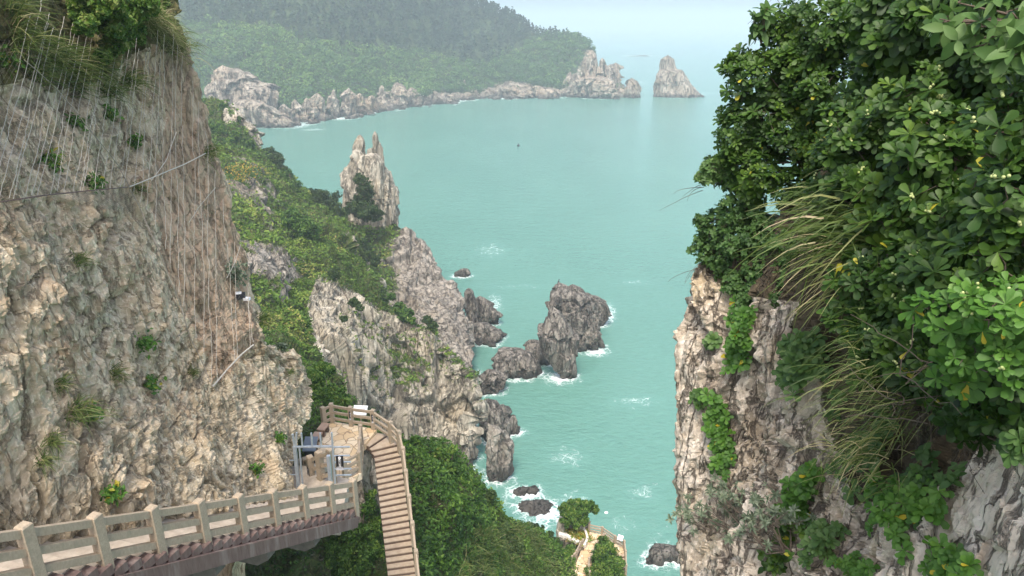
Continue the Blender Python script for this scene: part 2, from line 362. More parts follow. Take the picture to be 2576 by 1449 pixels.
# pale boulder slab, lower right corner
def lump(c, rad, seed, amp=.35, sub=5, sq=1.0, basis=None, fr=1.0):
    """craggy boulder mesh data: icosphere-like uv ball with facets"""
    nv, nu = 64, 96
    th = np.linspace(.02, math.pi - .02, nv)[:, None]; ph = np.linspace(0, 2 * math.pi, nu, endpoint=False)[None]
    D = np.stack([np.sin(th) * np.cos(ph), np.sin(th) * np.sin(ph), np.cos(th) * np.ones_like(ph)], 2).reshape(-1, 3)
    if sq != 1: D = np.sign(D) * np.abs(D) ** sq
    r = np.array(rad, float); p = D * r
    if basis is not None: p = p @ basis
    n = D / np.linalg.norm(D, axis=1)[:, None]
    if basis is not None: n = n @ basis
    m = r.mean(); w = (p + np.asarray(c)) / m
    d = amp * m * (.5 * facet(w * 1.2 * fr, seed) + .25 * facet(w * 2.7 * fr, seed + 7) + .12 * facet(w * 6 * fr, seed + 14) + .15 * fbm(w * 2, 4, seed + 20))
    return p + np.asarray(c) + n * d[:, None], gridf(nv, nu, True)[:, ::-1]
# ---------------------------------------------------------------- middle ridge: back rib, front columns, near hillside
def disp_rib(p, n):
    q = p @ rot_to((.5, .2, .84)).T * np.array([1, 1, .4])
    return 1.3 * facet(q * .09, 100) + .7 * facet(q * .25, 107) + .22 * facet(q * .7, 114) + .9 * fbm(p * .06, 4, 120) + .25 * fbm(p * .7, 3, 124) + .2
SA = Sheet([(262, 440, 540), (290, 440, 590), (330, 440, 635), (380, 440, 665), (400, 450, 690), (435, 450, 712), (470, 455, 745), (500, 460, 800), (520, 465, 850), (540, 470, 900), (560, 480, 960), (575, 480, 1005), (600, 490, 1040), (640, 500, 1078),
            (690, 510, 1100), (720, 520, 1128), (760, 530, 1160), (820, 560, 1176), (900, 600, 1187), (960, 620, 1193), (1010, 640, 1200), (1080, 660, 1204)],
           [(440, 262, 225), (500, 262, 230), (545, 262, 230), (635, 330, 222), (690, 400, 212), (745, 470, 205), (800, 500, 198), (900, 540, 190), (1005, 575, 179), (1078, 640, 175), (1125, 720, 168), (1158, 760, 161), (1176, 820, 155), (1186, 900, 147), (1200, 1010, 129), (1204, 1080, 121),
            (480, 450, 165), (560, 450, 168), (600, 600, 125), (700, 600, 140), (800, 600, 155), (900, 650, 166), (640, 800, 92), (1000, 700, 165), (1100, 800, 151), (1000, 850, 140), (900, 800, 140), (750, 800, 120), (800, 1000, 118), (700, 1000, 100), (560, 700, 95)],
           300, 300, disp_rib, (30, 0, 30), wob=7, seed=3)
def vegmask(S, px, py, n):
    up = n[:, 2]; nz = fbm(S.V * .05, 4, 300)
    return up, nz
nA = SA.normals(); nz = fbm(SA.V * .05, 4, 300)
vegA = .25 + .45 * nz + .5 * sstep(.25, .6, nA[:, 2]) + 1.0 * inpoly(SA.px, SA.py, [(440, 250), (560, 250), (660, 380), (800, 480), (960, 545), (1010, 590), (900, 640), (800, 640), (600, 640), (440, 640)]) - 1.2 * sstep(960, 1040, SA.px) - .9 * inpoly(SA.px, SA.py, [(545, 240), (600, 280), (665, 380), (640, 385), (600, 330), (548, 300)])
vegA -= (.95 + .5 * fbm(SA.V * .2, 3, 305)) * inpoly(SA.px, SA.py, [(530, 390), (650, 395), (690, 470), (730, 580), (720, 690), (590, 690), (560, 560)])
SA.build('hillside', M['rib'], {'veg': vegA}, kind='structure', label='far rib of the green hillside below the rock spire')

def disp_col(p, n):
    q = p * np.array([1, 1, .07]) + fbm(p * .06, 3, 140)[:, None] * .8
    px, py = proj(p); w = sstep(640, 900, px + (py - 700) * .1)
    d = 1.5 * facet(q * .14, 130) + .9 * facet(q * .4, 137) + .35 * facet(q * 1.1, 143) + .07 * facet(p * np.array([1, 1, .5]) * 1.2, 148)
    d -= .5 + .8 * np.exp(-(vnoise(p * np.array([.28, .28, .03]), 158) / .05) ** 2)
    return d * (.35 + .75 * w) + 1.0 * fbm(p * .05, 4, 150) + .3 * fbm(p * .4, 4, 155)
SB = Sheet([(575, 740, 835), (640, 690, 885), (700, 640, 945), (745, 600, 962), (785, 580, 1002), (830, 580, 1102), (880, 590, 1142), (930, 610, 1178), (990, 640, 1197), (1080, 700, 1200), (1180, 740, 1202), (1260, 760, 1215), (1330, 780, 1215)],
           [(760, 580, 146), (830, 575, 149), (885, 640, 147), (945, 700, 139), (1000, 785, 125), (1100, 830, 121), (1180, 930, 116), (1202, 990, 113), (1208, 1180, 109), (1214, 1330, 106), (650, 700, 112), (590, 800, 88), (620, 900, 75), (680, 990, 68), (740, 1180, 62),
            (800, 700, 126), (800, 800, 106), (820, 900, 92), (900, 800, 116), (900, 900, 107), (900, 1000, 102), (1000, 900, 117), (1000, 1050, 109), (1100, 950, 117), (1100, 1100, 110), (860, 1100, 92), (900, 1250, 90), (1000, 1150, 105)],
           330, 340, disp_col, (22, 0, 12), wob=6, seed=9)
nB = SB.normals(); nz = fbm(SB.V * .06, 4, 310)
vegB = .12 + .9 * inpoly(SB.px, SB.py, [(540, 560), (740, 580), (800, 690), (770, 770), (790, 860), (820, 930), (850, 1010), (540, 1010)]) + .5 * nz + .5 * sstep(.35, .75, nB[:, 2]) + .9 * inpoly(SB.px, SB.py, [(560, 560), (850, 560), (900, 640), (950, 700), (1000, 790), (960, 780), (880, 720), (800, 690), (760, 760), (800, 850), (850, 950), (880, 1010), (560, 1010)]) \
    - 1.2 * inpoly(SB.px, SB.py, [(775, 775), (805, 765), (830, 800), (860, 880), (860, 960), (845, 990), (810, 900), (785, 840)]) - .55 * sstep(900, 1060, SB.py) + .7 * inpoly(SB.px, SB.py, [(950, 690), (1000, 780), (1100, 810), (1160, 900), (1080, 830), (1010, 810)])
SB.build('cliff', M['grey'], {'veg': vegB}, kind='structure', label='grey cliff of upright rock columns rising from the sea')

def disp_near(p, n): return .5 * fbm(p * .25, 4, 160) + .35 * facet(p * np.array([1, 1, .5]) * .4, 165) + .18 * facet(p * 1.1, 170) + .1 * fbm(p * 1.5, 3, 174)
SCN = Sheet([(850, 640, 700), (880, 640, 745), (920, 640, 800), (960, 640, 845), (1000, 640, 882), (1030, 640, 905), (1075, 640, 935), (1105, 640, 985), (1115, 640, 1105), (1170, 420, 1175), (1240, 420, 1208), (1290, 420, 1240), (1330, 420, 1320), (1390, 420, 1395), (1449, 420, 1430), (1600, 420, 1480)],
            [(700, 860, 62), (830, 950, 60), (880, 1000, 52), (905, 1030, 46), (800, 1000, 47), (740, 950, 50), (850, 1060, 37.5), (800, 1180, 31.5), (960, 1095, 37.5), (985, 1105, 38), (1020, 1118, 38.5), (1105, 1116, 43), (1175, 1170, 44), (1240, 1290, 46), (1320, 1330, 50), (1395, 1390, 52), (1430, 1449, 52),
             (1480, 1600, 47), (900, 1300, 29.8), (870, 1440, 27.2), (1010, 1449, 28.5), (980, 1280, 31.8), (960, 1180, 34), (1160, 1300, 36.5), (1200, 1449, 37), (1300, 1449, 45), (640, 1449, 25), (420, 1449, 23), (420, 1250, 26), (640, 1200, 29), (1000, 1600, 25.5), (640, 1600, 23)],
            240, 240, disp_near, (14, 0, 10), wob=5, seed=14)
M['soil'] = rock_mat('hillside_soil', (.22, .19, .14), .2, (.16, .12, .08), (.34, .31, .26), (.09, .08, .055), 1.0, (1, 1, .6), (0, 0, 0), .6, speck=.4, bdist=.1, veg=((.02, .035, .01), (.05, .07, .02), (.12, .11, .05)))
vegC = .8 + .3 * fbm(SCN.V * .3, 4, 330)
SCN.build('hillside', M['soil'], {'veg': vegC}, kind='structure', label='near hillside under the stone platform and stairs')

# ---------------------------------------------------------------- far headland
def disp_head(p, n):
    low = sstep(26, 4, p[:, 2])
    return 6 * fbm(p * .012, 5, 200) * (1 - .5 * low) + low * (5.5 * facet(p * np.array([1, 1, .45]) * .05, 205) + 3 * facet(p * np.array([1, 1, .5]) * .13, 211)) + (1 - low) * 1.5 * facet(p * .06, 216)
SH = Sheet([(-150, 300, 960), (-60, 330, 1090), (-5, 340, 1120), (20, 345, 1195), (45, 350, 1275), (70, 355, 1318), (95, 360, 1345), (102, 360, 1415), (108, 365, 1470), (130, 370, 1492), (160, 380, 1502), (200, 400, 1530), (240, 420, 1560), (262, 430, 1560), (300, 440, 1400), (345, 450, 1200)],
           [(300, -150, 800), (640, -150, 830), (960, -150, 900), (330, -60, 790), (800, -60, 822), (1090, -60, 930), (1200, 12, 980), (1300, 45, 985), (1345, 95, 960), (1430, 100, 930), (1500, 150, 890), (1530, 200, 850), (1560, 245, 806), (1450, 246, 812), (1400, 250, 800), (1300, 252, 797), (1200, 252, 790), (1100, 264, 740), (1000, 280, 690), (900, 297, 645), (800, 312, 612), (700, 330, 575), (640, 345, 540), (450, 345, 520),
            (450, 250, 590), (600, 200, 650), (600, 100, 720), (900, 200, 720), (900, 100, 780), (1100, 150, 840), (1200, 100, 900), (1250, 200, 835), (1400, 180, 850), (700, 260, 625), (1000, 230, 745)],
           420, 260, disp_head, (120, 0, 60), wob=3, seed=20)
nH = SH.normals()
vegH = 1.25 - 2.2 * sstep(11, 3, SH.V[:, 2] + 8 * fbm(SH.V * .03, 3, 340)) - 1.0 * inpoly(SH.px, SH.py, [(530, 175), (600, 170), (690, 235), (690, 300), (530, 280)]) + 1.6 * (SH.px < 528) * (SH.py < 290) - .8 * inpoly(SH.px, SH.py, [(1475, 125), (1560, 125), (1560, 280), (1420, 280), (1440, 200)])
SH.build('headland', M['far'], {'veg': vegH}, kind='structure', label='wooded headland across the bay')

# crags along the foot of the headland: rock walls, pinnacles and boulders of that shore, one terrain mesh
def loft(rows, Y0, thick, seed, amp=.5, nv=70, nu=64, sq=2.6, fr=1.0, lean=0.0, zs=.45, below=True, Yoff=None):
    """a rock whose outline (py,xl,xr) stands at distance Y0; thick = depth/width"""
    r = np.array(rows, float); r = r[np.argsort(r[:, 0])]
    if below: r = np.concatenate([r, [[r[-1, 0] + (r[-1, 0] - r[0, 0]) * .25 + 4, r[-1, 1] - 2, r[-1, 2] + 2]]])
    t = np.linspace(0, 1, nv); py = r[0, 0] + (r[-1, 0] - r[0, 0]) * t
    L = PY(np.interp(py, r[:, 0], r[:, 1]), py, np.full(nv, Y0)); Rr = PY(np.interp(py, r[:, 0], r[:, 2]), py, np.full(nv, Y0))
    cx = (L + Rr) / 2; hw = (Rr - L)[:, 0] / 2; W = hw.max(); zt = cx[:, 2]
    hd = np.maximum(hw, W * .25) * thick
    a = np.linspace(0, 2 * math.pi, nu, endpoint=False); ca, sa = np.cos(a), np.sin(a)
    k = 1 / np.maximum((np.abs(ca) ** sq + np.abs(sa) ** sq) ** (1 / sq), 1e-6); ca, sa = ca * k, sa * k
    top = np.sqrt(np.clip(t / .06, 0, 1)); hw2 = hw * (0.25 + .75 * top); hd2 = hd * (.15 + .85 * top)
    V = np.stack([cx[:, 0:1] + hw2[:, None] * ca[None], cx[:, 1:2] + hd2[:, None] * sa[None] + lean * (zt - zt[-1])[:, None], np.repeat(zt[:, None], nu, 1)], 2).reshape(-1, 3)
    n = np.stack([np.tile(ca, nv), np.tile(sa / max(thick, .3), nv), np.zeros(nv * nu)], 1); n /= np.linalg.norm(n, axis=1)[:, None]
    S = 1.15 * W + .28 * (zt[0] - zt[-1]); w = V / S * np.array([1, 1, zs]) * fr + seed
    d = amp * S * (.25 * facet(w * 1.7, seed, 140) + .12 * facet(w * 4.0, seed + 7, 90) + .04 * facet(w * 9, seed + 13) + .02 * facet(w * 19, seed + 15) + .015 * fbm(w * 9, 3, seed + 17))
    d *= np.repeat(np.clip(hw2 / (W * .35), .25, 1) * (.12 + .88 * sstep(0, .3, t)), nu)
    V = V + n * d[:, None] + np.array([0, 0, 1.0]) * (np.repeat(sstep(.25, 0, t), nu) * d * .5)[:, None]
    top_c = V[:nu].mean(0) + np.array([0, 0, .02 * S]); V = np.concatenate([V, [top_c]])
    j = np.arange(nu); T = np.stack([j, (j + 1) % nu, np.full(nu, nv * nu)], 1)
    return V, gridf(nv, nu, True)[:, ::-1], T
def water_y(py, px=1288): return PZ(px, py, 0.0)[1]
crag = MB()
def addc(rows, Yw, thick, seed, **k):
    V, Q, T = loft(rows, Yw, thick, seed, **k); crag.add(V, Q, T)
addc([(166, 545, 575), (180, 535, 610), (205, 530, 640), (222, 528, 680), (240, 525, 690), (270, 522, 692), (300, 540, 690), (325, 570, 688)], water_y(318) + 34, .5, 401, nv=110, nu=110, amp=.6)
addc([(250, 600, 640), (280, 560, 690), (310, 600, 735), (325, 640, 750)], water_y(322) + 6, .5, 402, nv=60, nu=80)
for (x, y0, y1, w) in [(662, 195, 250, 12), (655, 230, 310, 30), (815, 205, 250, 12), (715, 262, 312, 30), (742, 250, 308, 26), (770, 246, 306, 30), (800, 235, 304, 40), (838, 225, 298, 22), (876, 222, 293, 34), (905, 235, 288, 30), (935, 240, 283, 40),
                       (962, 215, 276, 36), (1000, 208, 270, 50), (1035, 220, 264, 36), (1065, 228, 260, 34), (1098, 235, 258, 30), (1130, 238, 260, 34), (1152, 205, 246, 14), (1168, 200, 244, 18), (1200, 222, 244, 36), (1225, 228, 246, 30), (1262, 215, 246, 18), (1290, 218, 247, 30),
                       (1320, 225, 248, 30), (1350, 215, 246, 44), (1385, 222, 248, 40), (1410, 232, 242, 40), (1432, 180, 240, 20), (1448, 185, 242, 26)]:
    s = int(x); h = y1 - y0; off = rng.uniform(-2, 2)
    addc([(y0, x - w * .14 + off, x + w * .14 + off), (y0 + h * .3, x - w * .33, x + w * .33), (y0 + h * .7, x - w * .52, x + w * .55), (y1, x - w * .68, x + w * .72)], water_y(y1) + 5, .8, s, nv=40, nu=36, amp=1.0)
for k in range(70):
    x = rng.uniform(640, 1440); y = np.interp(x, [640, 760, 900, 1000, 1100, 1200, 1300, 1440], [322, 312, 294, 277, 261, 248, 247, 240]) + rng.uniform(-3, 4); w = rng.uniform(6, 20)
    addc([(y - w * .55, x - w * .3, x + w * .3), (y - w * .2, x - w * .5, x + w * .5), (y, x - w * .55, x + w * .55)], water_y(y) + 2, .9, 900 + k, nv=18, nu=20, amp=1.0)
# the broken end of the headland
for rows, yw, s in [([(128, 1478, 1496), (150, 1470, 1504), (165, 1465, 1506), (200, 1450, 1515), (244, 1440, 1520)], 246, 601), ([(146, 1510, 1520), (160, 1506, 1530), (180, 1498, 1545), (210, 1480, 1562), (240, 1475, 1570)], 244, 602),
                    ([(158, 1545, 1553), (175, 1530, 1562), (205, 1520, 1570), (235, 1520, 1577)], 238, 603), ([(192, 1465, 1510), (205, 1450, 1528), (225, 1445, 1540), (246, 1465, 1528)], 248, 604), ([(185, 1440, 1455), (205, 1425, 1460), (235, 1420, 1460)], 240, 605)]:
    addc(rows, water_y(yw) + 9, .6, s, nv=70, nu=70, amp=.8)
tag(crag.build('cliff', M['far'], attrs={'veg': np.zeros(crag.n)}), kind='structure', label='pale broken cliffs along the foot of the far headland')

def rock(name, rows, thick, seed, label, cat='rock', mat='searock', group=None, yw=None, amp=.55, extra=(), veg=0.0, **k):
    """a rock standing in the sea: front waterline at its lowest row"""
    low = max(r[0] for r in rows); xs = [r for r in rows if r[0] == low][0]; Yw = PZ((xs[1] + xs[2]) / 2, yw or low, 0.0)[1]
    m = MB(); W = max(r[2] - r[1] for r in rows) / F * Yw * 1.05
    for rr in [rows, *extra]:
        off = 0.0
        if isinstance(rr, tuple): off, rr = rr
        V, Q, T = loft(rr, Yw + W * thick * .5 + off, thick, seed, amp=amp, **k); m.add(V, Q, T); seed += 31
    return tag(m.build(name, M[mat], attrs={'veg': np.full(m.n, veg)}), label, cat, group)
G1 = 'sea stacks off the headland'
rock('sea_stack', [(140, 1672, 1688), (150, 1662, 1695), (165, 1660, 1696), (174, 1660, 1700), (180, 1656, 1718), (190, 1648, 1725), (205, 1645, 1736), (225, 1645, 1750), (246, 1644, 1775)], .6, 11, 'large tawny sea stack with a leaning square top block', 'sea stack', 'far', G1, nv=100, nu=100, amp=.3)
rock('sea_stack', [(196, 1586, 1592), (205, 1580, 1600), (222, 1575, 1608), (247, 1572, 1612)], .7, 12, 'small tawny sea stack beside the tip of the headland', 'sea stack', 'far', G1, nv=60, nu=60)
rock('sea_boulder', [(233, 1540, 1556), (240, 1536, 1558), (250, 1534, 1558)], .8, 13, 'lone boulder in the water just left of the small sea stack', 'boulder', 'far', nv=30, nu=40)
rock('reef', [(138.5, 1617, 1624), (141, 1585, 1634), (142, 1575, 1640)], .3, 14, 'low dark reef awash with white surf on the open sea', 'reef', 'searock', nv=14, nu=50, amp=.1)
rock('sea_boulder', [(226, 1281, 1285), (228, 1280, 1288)], .6, 15, 'tiny dark rock between the two sea stacks', 'boulder', 'searock', nv=10, nu=16) if False else None

G2 = 'dark rocks in the near bay'
rock('sea_rock', [(675, 1160, 1176), (685, 1148, 1182), (697, 1141, 1181)], .6, 21, 'small dark rock alone in open water beyond the ridge', 'rock', 'searock', G2, nv=30, nu=40)
rock('sea_rock', [(725, 1168, 1190), (760, 1166, 1198), (800, 1166, 1200), (850, 1170, 1200)], .9, 22, 'upright dark rock slab standing against the foot of the ridge', 'rock', 'searock', G2)
rock('sea_rock', [(745, 1198, 1215), (765, 1190, 1240), (790, 1190, 1257), (825, 1185, 1235)], .8, 23, 'wedge shaped dark rock pointing seaward beside the upright slab', 'rock', 'searock', G2)
rock('sea_rock', [(812, 1195, 1225), (830, 1180, 1255), (850, 1178, 1272), (868, 1180, 1250)], .7, 24, 'low humped dark rock in front of the wedge shaped one', 'rock', 'searock', G2)
rock('sea_rock', [(722, 1398, 1440), (740, 1388, 1470), (765, 1394, 1488), (800, 1404, 1496), (850, 1424, 1497), (880, 1435, 1490)], .75, 25, 'largest dark rock island with a pale jagged crest', 'rock', 'searock', G2, nv=100, nu=100, amp=.6, fr=1.3,
     extra=[(1.0, [(711, 1402, 1412), (722, 1398, 1430), (760, 1396, 1440), (800, 1404, 1450)]), (.5, [(716, 1430, 1450), (730, 1424, 1462), (770, 1420, 1478), (830, 1420, 1490)]), (-1.0, [(752, 1440, 1462), (790, 1430, 1490), (860, 1440, 1495)])])
rock('sea_rock', [(742, 1478, 1500), (760, 1475, 1522), (790, 1475, 1526), (822, 1480, 1508)], .8, 26, 'dark rock on the seaward shoulder of the largest island', 'rock', 'searock', G2)
rock('sea_rock', [(770, 1386, 1394), (785, 1378, 1408), (830, 1371, 1426), (880, 1374, 1440), (925, 1396, 1450), (955, 1424, 1450)], .55, 27, 'long upright dark slab leaning on the largest island', 'rock', 'searock', G2, nv=110, nu=90, amp=.4, sq=4)
rock('sea_rock', [(855, 1330, 1352), (875, 1321, 1378), (900, 1330, 1395), (922, 1360, 1400)], .7, 28, 'dark boulder wedged behind the long leaning slab', 'rock', 'searock', G2)
rock('sea_rock', [(876, 1275, 1305), (890, 1245, 1335), (915, 1230, 1350), (940, 1262, 1352), (955, 1290, 1340)], .7, 29, 'broad flat topped boulder between the ridge and the slab', 'rock', 'searock', G2, nv=80, nu=80)
rock('sea_rock', [(930, 1225, 1250), (950, 1210, 1275), (975, 1208, 1262), (992, 1205, 1238)], .8, 30, 'jumble of small dark rocks at the foot of the cliff', 'rock', 'searock', G2, fr=1.6)
rock('sea_rock', [(1003, 1216, 1240), (1025, 1214, 1268), (1060, 1214, 1283), (1110, 1218, 1280)], .8, 31, 'dark blocky rock pressed against the column cliff', 'rock', 'searock', G2)
rock('sea_rock', [(1043, 1284, 1296), (1060, 1278, 1304), (1093, 1280, 1306)], .8, 32, 'small dark rock just seaward of the blocky one', 'rock', 'searock', G2)
rock('sea_rock', [(1063, 1222, 1232), (1080, 1224, 1262), (1100, 1224, 1280), (1150, 1224, 1282), (1190, 1224, 1278), (1215, 1230, 1260)], .75, 33, 'tall pinkish grey rock slab nearest the green bush', 'rock', 'rib', G2, nv=100, nu=80)
rock('sea_rock', [(1226, 1335, 1352), (1232, 1300, 1356), (1246, 1284, 1345)], .5, 34, 'thin flat rock awash, farther of the two in surf', 'rock', 'searock', G2, nv=40, nu=60, amp=.55, fr=1.2)
rock('sea_rock', [(1266, 1320, 1350), (1275, 1304, 1390), (1290, 1306, 1380)], .6, 35, 'flat rock awash in white surf near the small tree', 'rock', 'searock', G2, nv=40, nu=60, amp=.55, fr=1.2)
rock('sea_rock', [(1375, 1645, 1690), (1390, 1628, 1712), (1405, 1630, 1720), (1418, 1650, 1715)], .6, 36, 'rounded wet rock beside the right cliff', 'rock', 'searock', G2, nv=50, nu=70)

# the spire on the ridge
SP = MB(); Ysp = 183.0
for rows, th, s, off in [([(396, 886, 950), (420, 876, 962), (450, 869, 975), (500, 868, 1000), (540, 875, 1006), (575, 900, 1006)], .55, 51, 0), ([(340, 897, 914), (360, 893, 920), (390, 885, 925), (430, 876, 935), (480, 872, 950)], .8, 52, -1),
                         ([(331, 938, 948), (345, 936, 951), (368, 935, 953), (374, 930, 954), (420, 930, 966), (480, 930, 985)], .9, 53, 1), ([(386, 918, 952), (412, 905, 960), (470, 890, 970)], .7, 54, -2)]:
    V, Q, T = loft(rows, Ysp + off, th, s, amp=.36, nv=120, nu=100, fr=2.0, zs=.16); SP.add(V, Q, T)
tag(SP.build('rock_spire', M['grey'], attrs={'veg': np.full(SP.n, .1)}), 'twin pointed grey rock spire standing on the ridge', 'rock spire')
V, Q, T = loft([(268, 552, 566), (285, 548, 600), (310, 560, 625), (340, 590, 645), (378, 640, 664)], 224, .5, 57, amp=.8, nv=80, nu=80, fr=1.3)
tag(mk('rock_outcrop', V, [Q, T], M['grey'], attrs={'veg': np.zeros(len(V))}), 'pale cracked rock outcrop on the top end of the ridge', 'rock outcrop')
# ---------------------------------------------------------------- things people built
M['granite'] = plain_mat('speckled_granite', (.28, .225, .16), (.43, .35, .255), 28, .85, bump=.2, c3=(.27, .235, .17))
M['granite2'] = plain_mat('dressed_granite', (.295, .235, .165), (.405, .328, .24), 22, .85, bump=.12, stretch=(1, 1, .5), c3=(.26, .225, .16))
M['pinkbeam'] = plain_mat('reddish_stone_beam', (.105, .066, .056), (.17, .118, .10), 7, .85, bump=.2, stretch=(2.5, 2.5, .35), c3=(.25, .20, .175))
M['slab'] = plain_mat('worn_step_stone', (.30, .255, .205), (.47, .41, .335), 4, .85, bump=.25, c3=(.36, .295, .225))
M['soffit'] = plain_mat('dark_concrete', (.09, .078, .066), (.17, .15, .125), 4, .9, bump=.2)  # dark mottled tone for the walkway underside and brackets
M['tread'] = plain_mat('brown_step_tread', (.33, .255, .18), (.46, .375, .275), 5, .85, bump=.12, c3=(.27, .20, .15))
M['riser'] = plain_mat('brown_step_riser', (.115, .075, .055), (.16, .11, .08), 6, .85, bump=.12)  # brown far below the tread tone: shade of step fronts put into the colour
M['plank'] = plain_mat('brown_seat', (.30, .20, .14), (.40, .28, .20), 4, .7, bump=.1)
M['steel'] = plain_mat('galvanised_steel', (.36, .41, .45), (.52, .57, .61), 9, .42, metal=.55, bump=.05)
M['rust'] = plain_mat('rust_stained_stone', (.38, .22, .11), (.46, .32, .20), 6, .85)
M['bin'] = plain_mat('black_bin_metal', (.02, .022, .025), (.04, .042, .048), 5, .45, bump=.03)
M['lid'] = plain_mat('blue_grey_lid', (.16, .20, .25), (.21, .25, .30), 5, .4, bump=.03)
M['white'] = plain_mat('white_board', (.78, .79, .80), (.86, .86, .86), 5, .4, bump=.02)
M['print'] = plain_mat('grey_print', (.42, .44, .50), (.60, .60, .64), 9, .5, bump=.0)
M['black'] = plain_mat('black_board', (.012, .012, .013), (.02, .02, .021), 5, .35, bump=.02)
M['grey_board'] = plain_mat('grey_wave_print', (.40, .40, .43), (.62, .62, .65), 14, .5, bump=.0)
n = NT('crazy_paving'); P = n.obj()
wv = n.n('VectorMath', i0=n.map(P, (1, 1, .2)), i1=n.n('VectorMath', _operation='SCALE', i0=n.n('TexNoise', Vector=P, Scale=1.6, Detail=3.0).outputs['Color'], i3=.35).outputs[0]).outputs[0]
vd = n.n('TexVoronoi', Vector=wv, Scale=1.9, _feature='DISTANCE_TO_EDGE').outputs['Distance']; vc = n.n('TexVoronoi', Vector=wv, Scale=1.9).outputs['Color']
vs = n.n('SeparateColor', i0=vc).outputs[0]
col = n.ramp(vs, [(.1, (.56, .40, .22)), (.5, (.66, .52, .33)), (.9, (.72, .61, .44))]); col = n.mix(n.ramp(n.noise(P, 6, 5), [(.4, (0, 0, 0)), (.7, (.4,) * 3)]), col, (.50, .36, .22))
col = n.mix(n.ramp(vd, [(.012, (1, 1, 1)), (.045, (0, 0, 0))]), col, (.27, .19, .12))
s = n.n('BsdfPrincipled', Base_Color=col, Roughness=.8, Normal=n.n('Bump', Strength=.4, Distance=.02, Height=n.ramp(vd, [(0, (0, 0, 0)), (.06, (1, 1, 1))]))); M['paving'] = n.done(s)

def post_mesh(m, b, h, w, ax, sink=.0):
    b = np.asarray(b, float); m.box(b - np.array([0, 0, sink]), w, w, h + sink - .03, ax)
    a = np.array([ax[0], ax[1], 0.0]); a /= np.linalg.norm(a); q = np.array([-a[1], a[0], 0])
    lo = [b + (a * i + q * j) * w / 2 + np.array([0, 0, h - .03]) for i, j in ((-1, -1), (1, -1), (1, 1), (-1, 1))]
    hi = [b + (a * i + q * j) * (w / 2 - .02) + np.array([0, 0, h]) for i, j in ((-1, -1), (1, -1), (1, 1), (-1, 1))]
    m.hexa(lo, hi)
def railing(label, bases, h=1.1, pw=.19, rails=(.25, .56, .86), rh=.13, rw=.1, group='stone railings', drop=0.0, name='stone_railing', skip=(), sink=.25):
    B = np.asarray(bases, float); root = empty(name, B[0], label=label, cat='railing', group=group); D = np.gradient(B, axis=0)
    for i, b in enumerate(B):
        if i in skip: continue
        m = MB(); post_mesh(m, b, h, pw, D[i][:2], sink); m.build('post', M['granite'], root)
    for i in range(len(B) - 1):
        d = B[i + 1] - B[i]; L = np.linalg.norm(d[:2]); u = d / L
        for f in rails:
            m = MB(); z = np.array([0, 0, h * f]); m.bar(B[i] + u * pw * .45 + z, B[i + 1] - u * pw * .45 + z, rw, rh, (0, 0, 1)); m.build('rail', M['granite2'], root)
    return root

# --- cantilevered walkway: steps going down along the cliff
step_v = np.array([.36, 1.27, -.78]); P2 = np.array([-8.0, 11.4, 64.9])
def wline(i): return P2 + (i - 2) * step_v + np.array([.012, -.0, 0]) * max(0, i - 5) ** 2
walk = empty('cliff_walkway', P2, label='stone walkway of descending steps bracketed to the tan cliff', cat='walkway')
dirh = step_v[:2] / np.linalg.norm(step_v[:2]); nrm = np.array([-dirh[1], dirh[0]])      # towards the cliff
NS = 4; run = np.linalg.norm(step_v[:2]) / NS; rise = -step_v[2] / NS
for k in range(int(-1.5 * NS), int(6.8 * NS)):
    a = wline(2 + (k + .5) / NS); c = a[:2] + nrm * .85; top = a[2] + rise * .5
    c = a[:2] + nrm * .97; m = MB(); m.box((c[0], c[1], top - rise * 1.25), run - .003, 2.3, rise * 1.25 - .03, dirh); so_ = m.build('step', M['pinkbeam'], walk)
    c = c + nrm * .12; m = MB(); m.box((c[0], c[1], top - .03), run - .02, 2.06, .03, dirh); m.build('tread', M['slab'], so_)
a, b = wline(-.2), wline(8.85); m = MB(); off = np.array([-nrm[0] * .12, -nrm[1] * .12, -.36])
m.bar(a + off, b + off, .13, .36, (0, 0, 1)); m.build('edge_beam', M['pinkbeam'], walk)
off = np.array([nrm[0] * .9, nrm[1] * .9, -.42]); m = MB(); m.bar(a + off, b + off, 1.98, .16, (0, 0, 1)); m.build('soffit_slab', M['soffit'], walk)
for i in (1.3, 2.75, 4.15, 5.6, 7.2):
    a = wline(i); m = MB(); q = np.array([nrm[0], nrm[1], 0]); t = np.array([dirh[0], dirh[1], 0]) * .17; z = np.array([0, 0, 1.0])
    o = a - z * .5; prof = [o - q * .12, o + q * 2.2, o + q * 2.2 - z * .55, o + q * .25 - z * .55, o - q * .12 - z * .28]
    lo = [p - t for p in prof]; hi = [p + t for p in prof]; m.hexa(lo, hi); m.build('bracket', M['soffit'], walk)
railing('nearest stone railing stepping down along the cliff walkway', [wline(i) for i in range(0, 9)] + [wline(8.95)], 1.29, .205, group='stone railings', rh=.15, rw=.12)
# landing behind the gate
L0 = wline(8.9)
land = empty('stone_landing', (L0[0] - 1.0, L0[1] + 1.4, 59.35), label='small stone landing behind the steel gate', cat='landing')
m = MB(); m.hexa([(-5.75, 19.75, 58.9), (-5.95, 22.3, 58.9), (-8.9, 23.3, 58.9), (-8.2, 19.9, 58.9)], [(-5.75, 19.75, 59.33), (-5.95, 22.3, 59.33), (-8.9, 23.3, 59.33), (-8.2, 19.9, 59.33)]); m.build('slab', M['slab'], land)
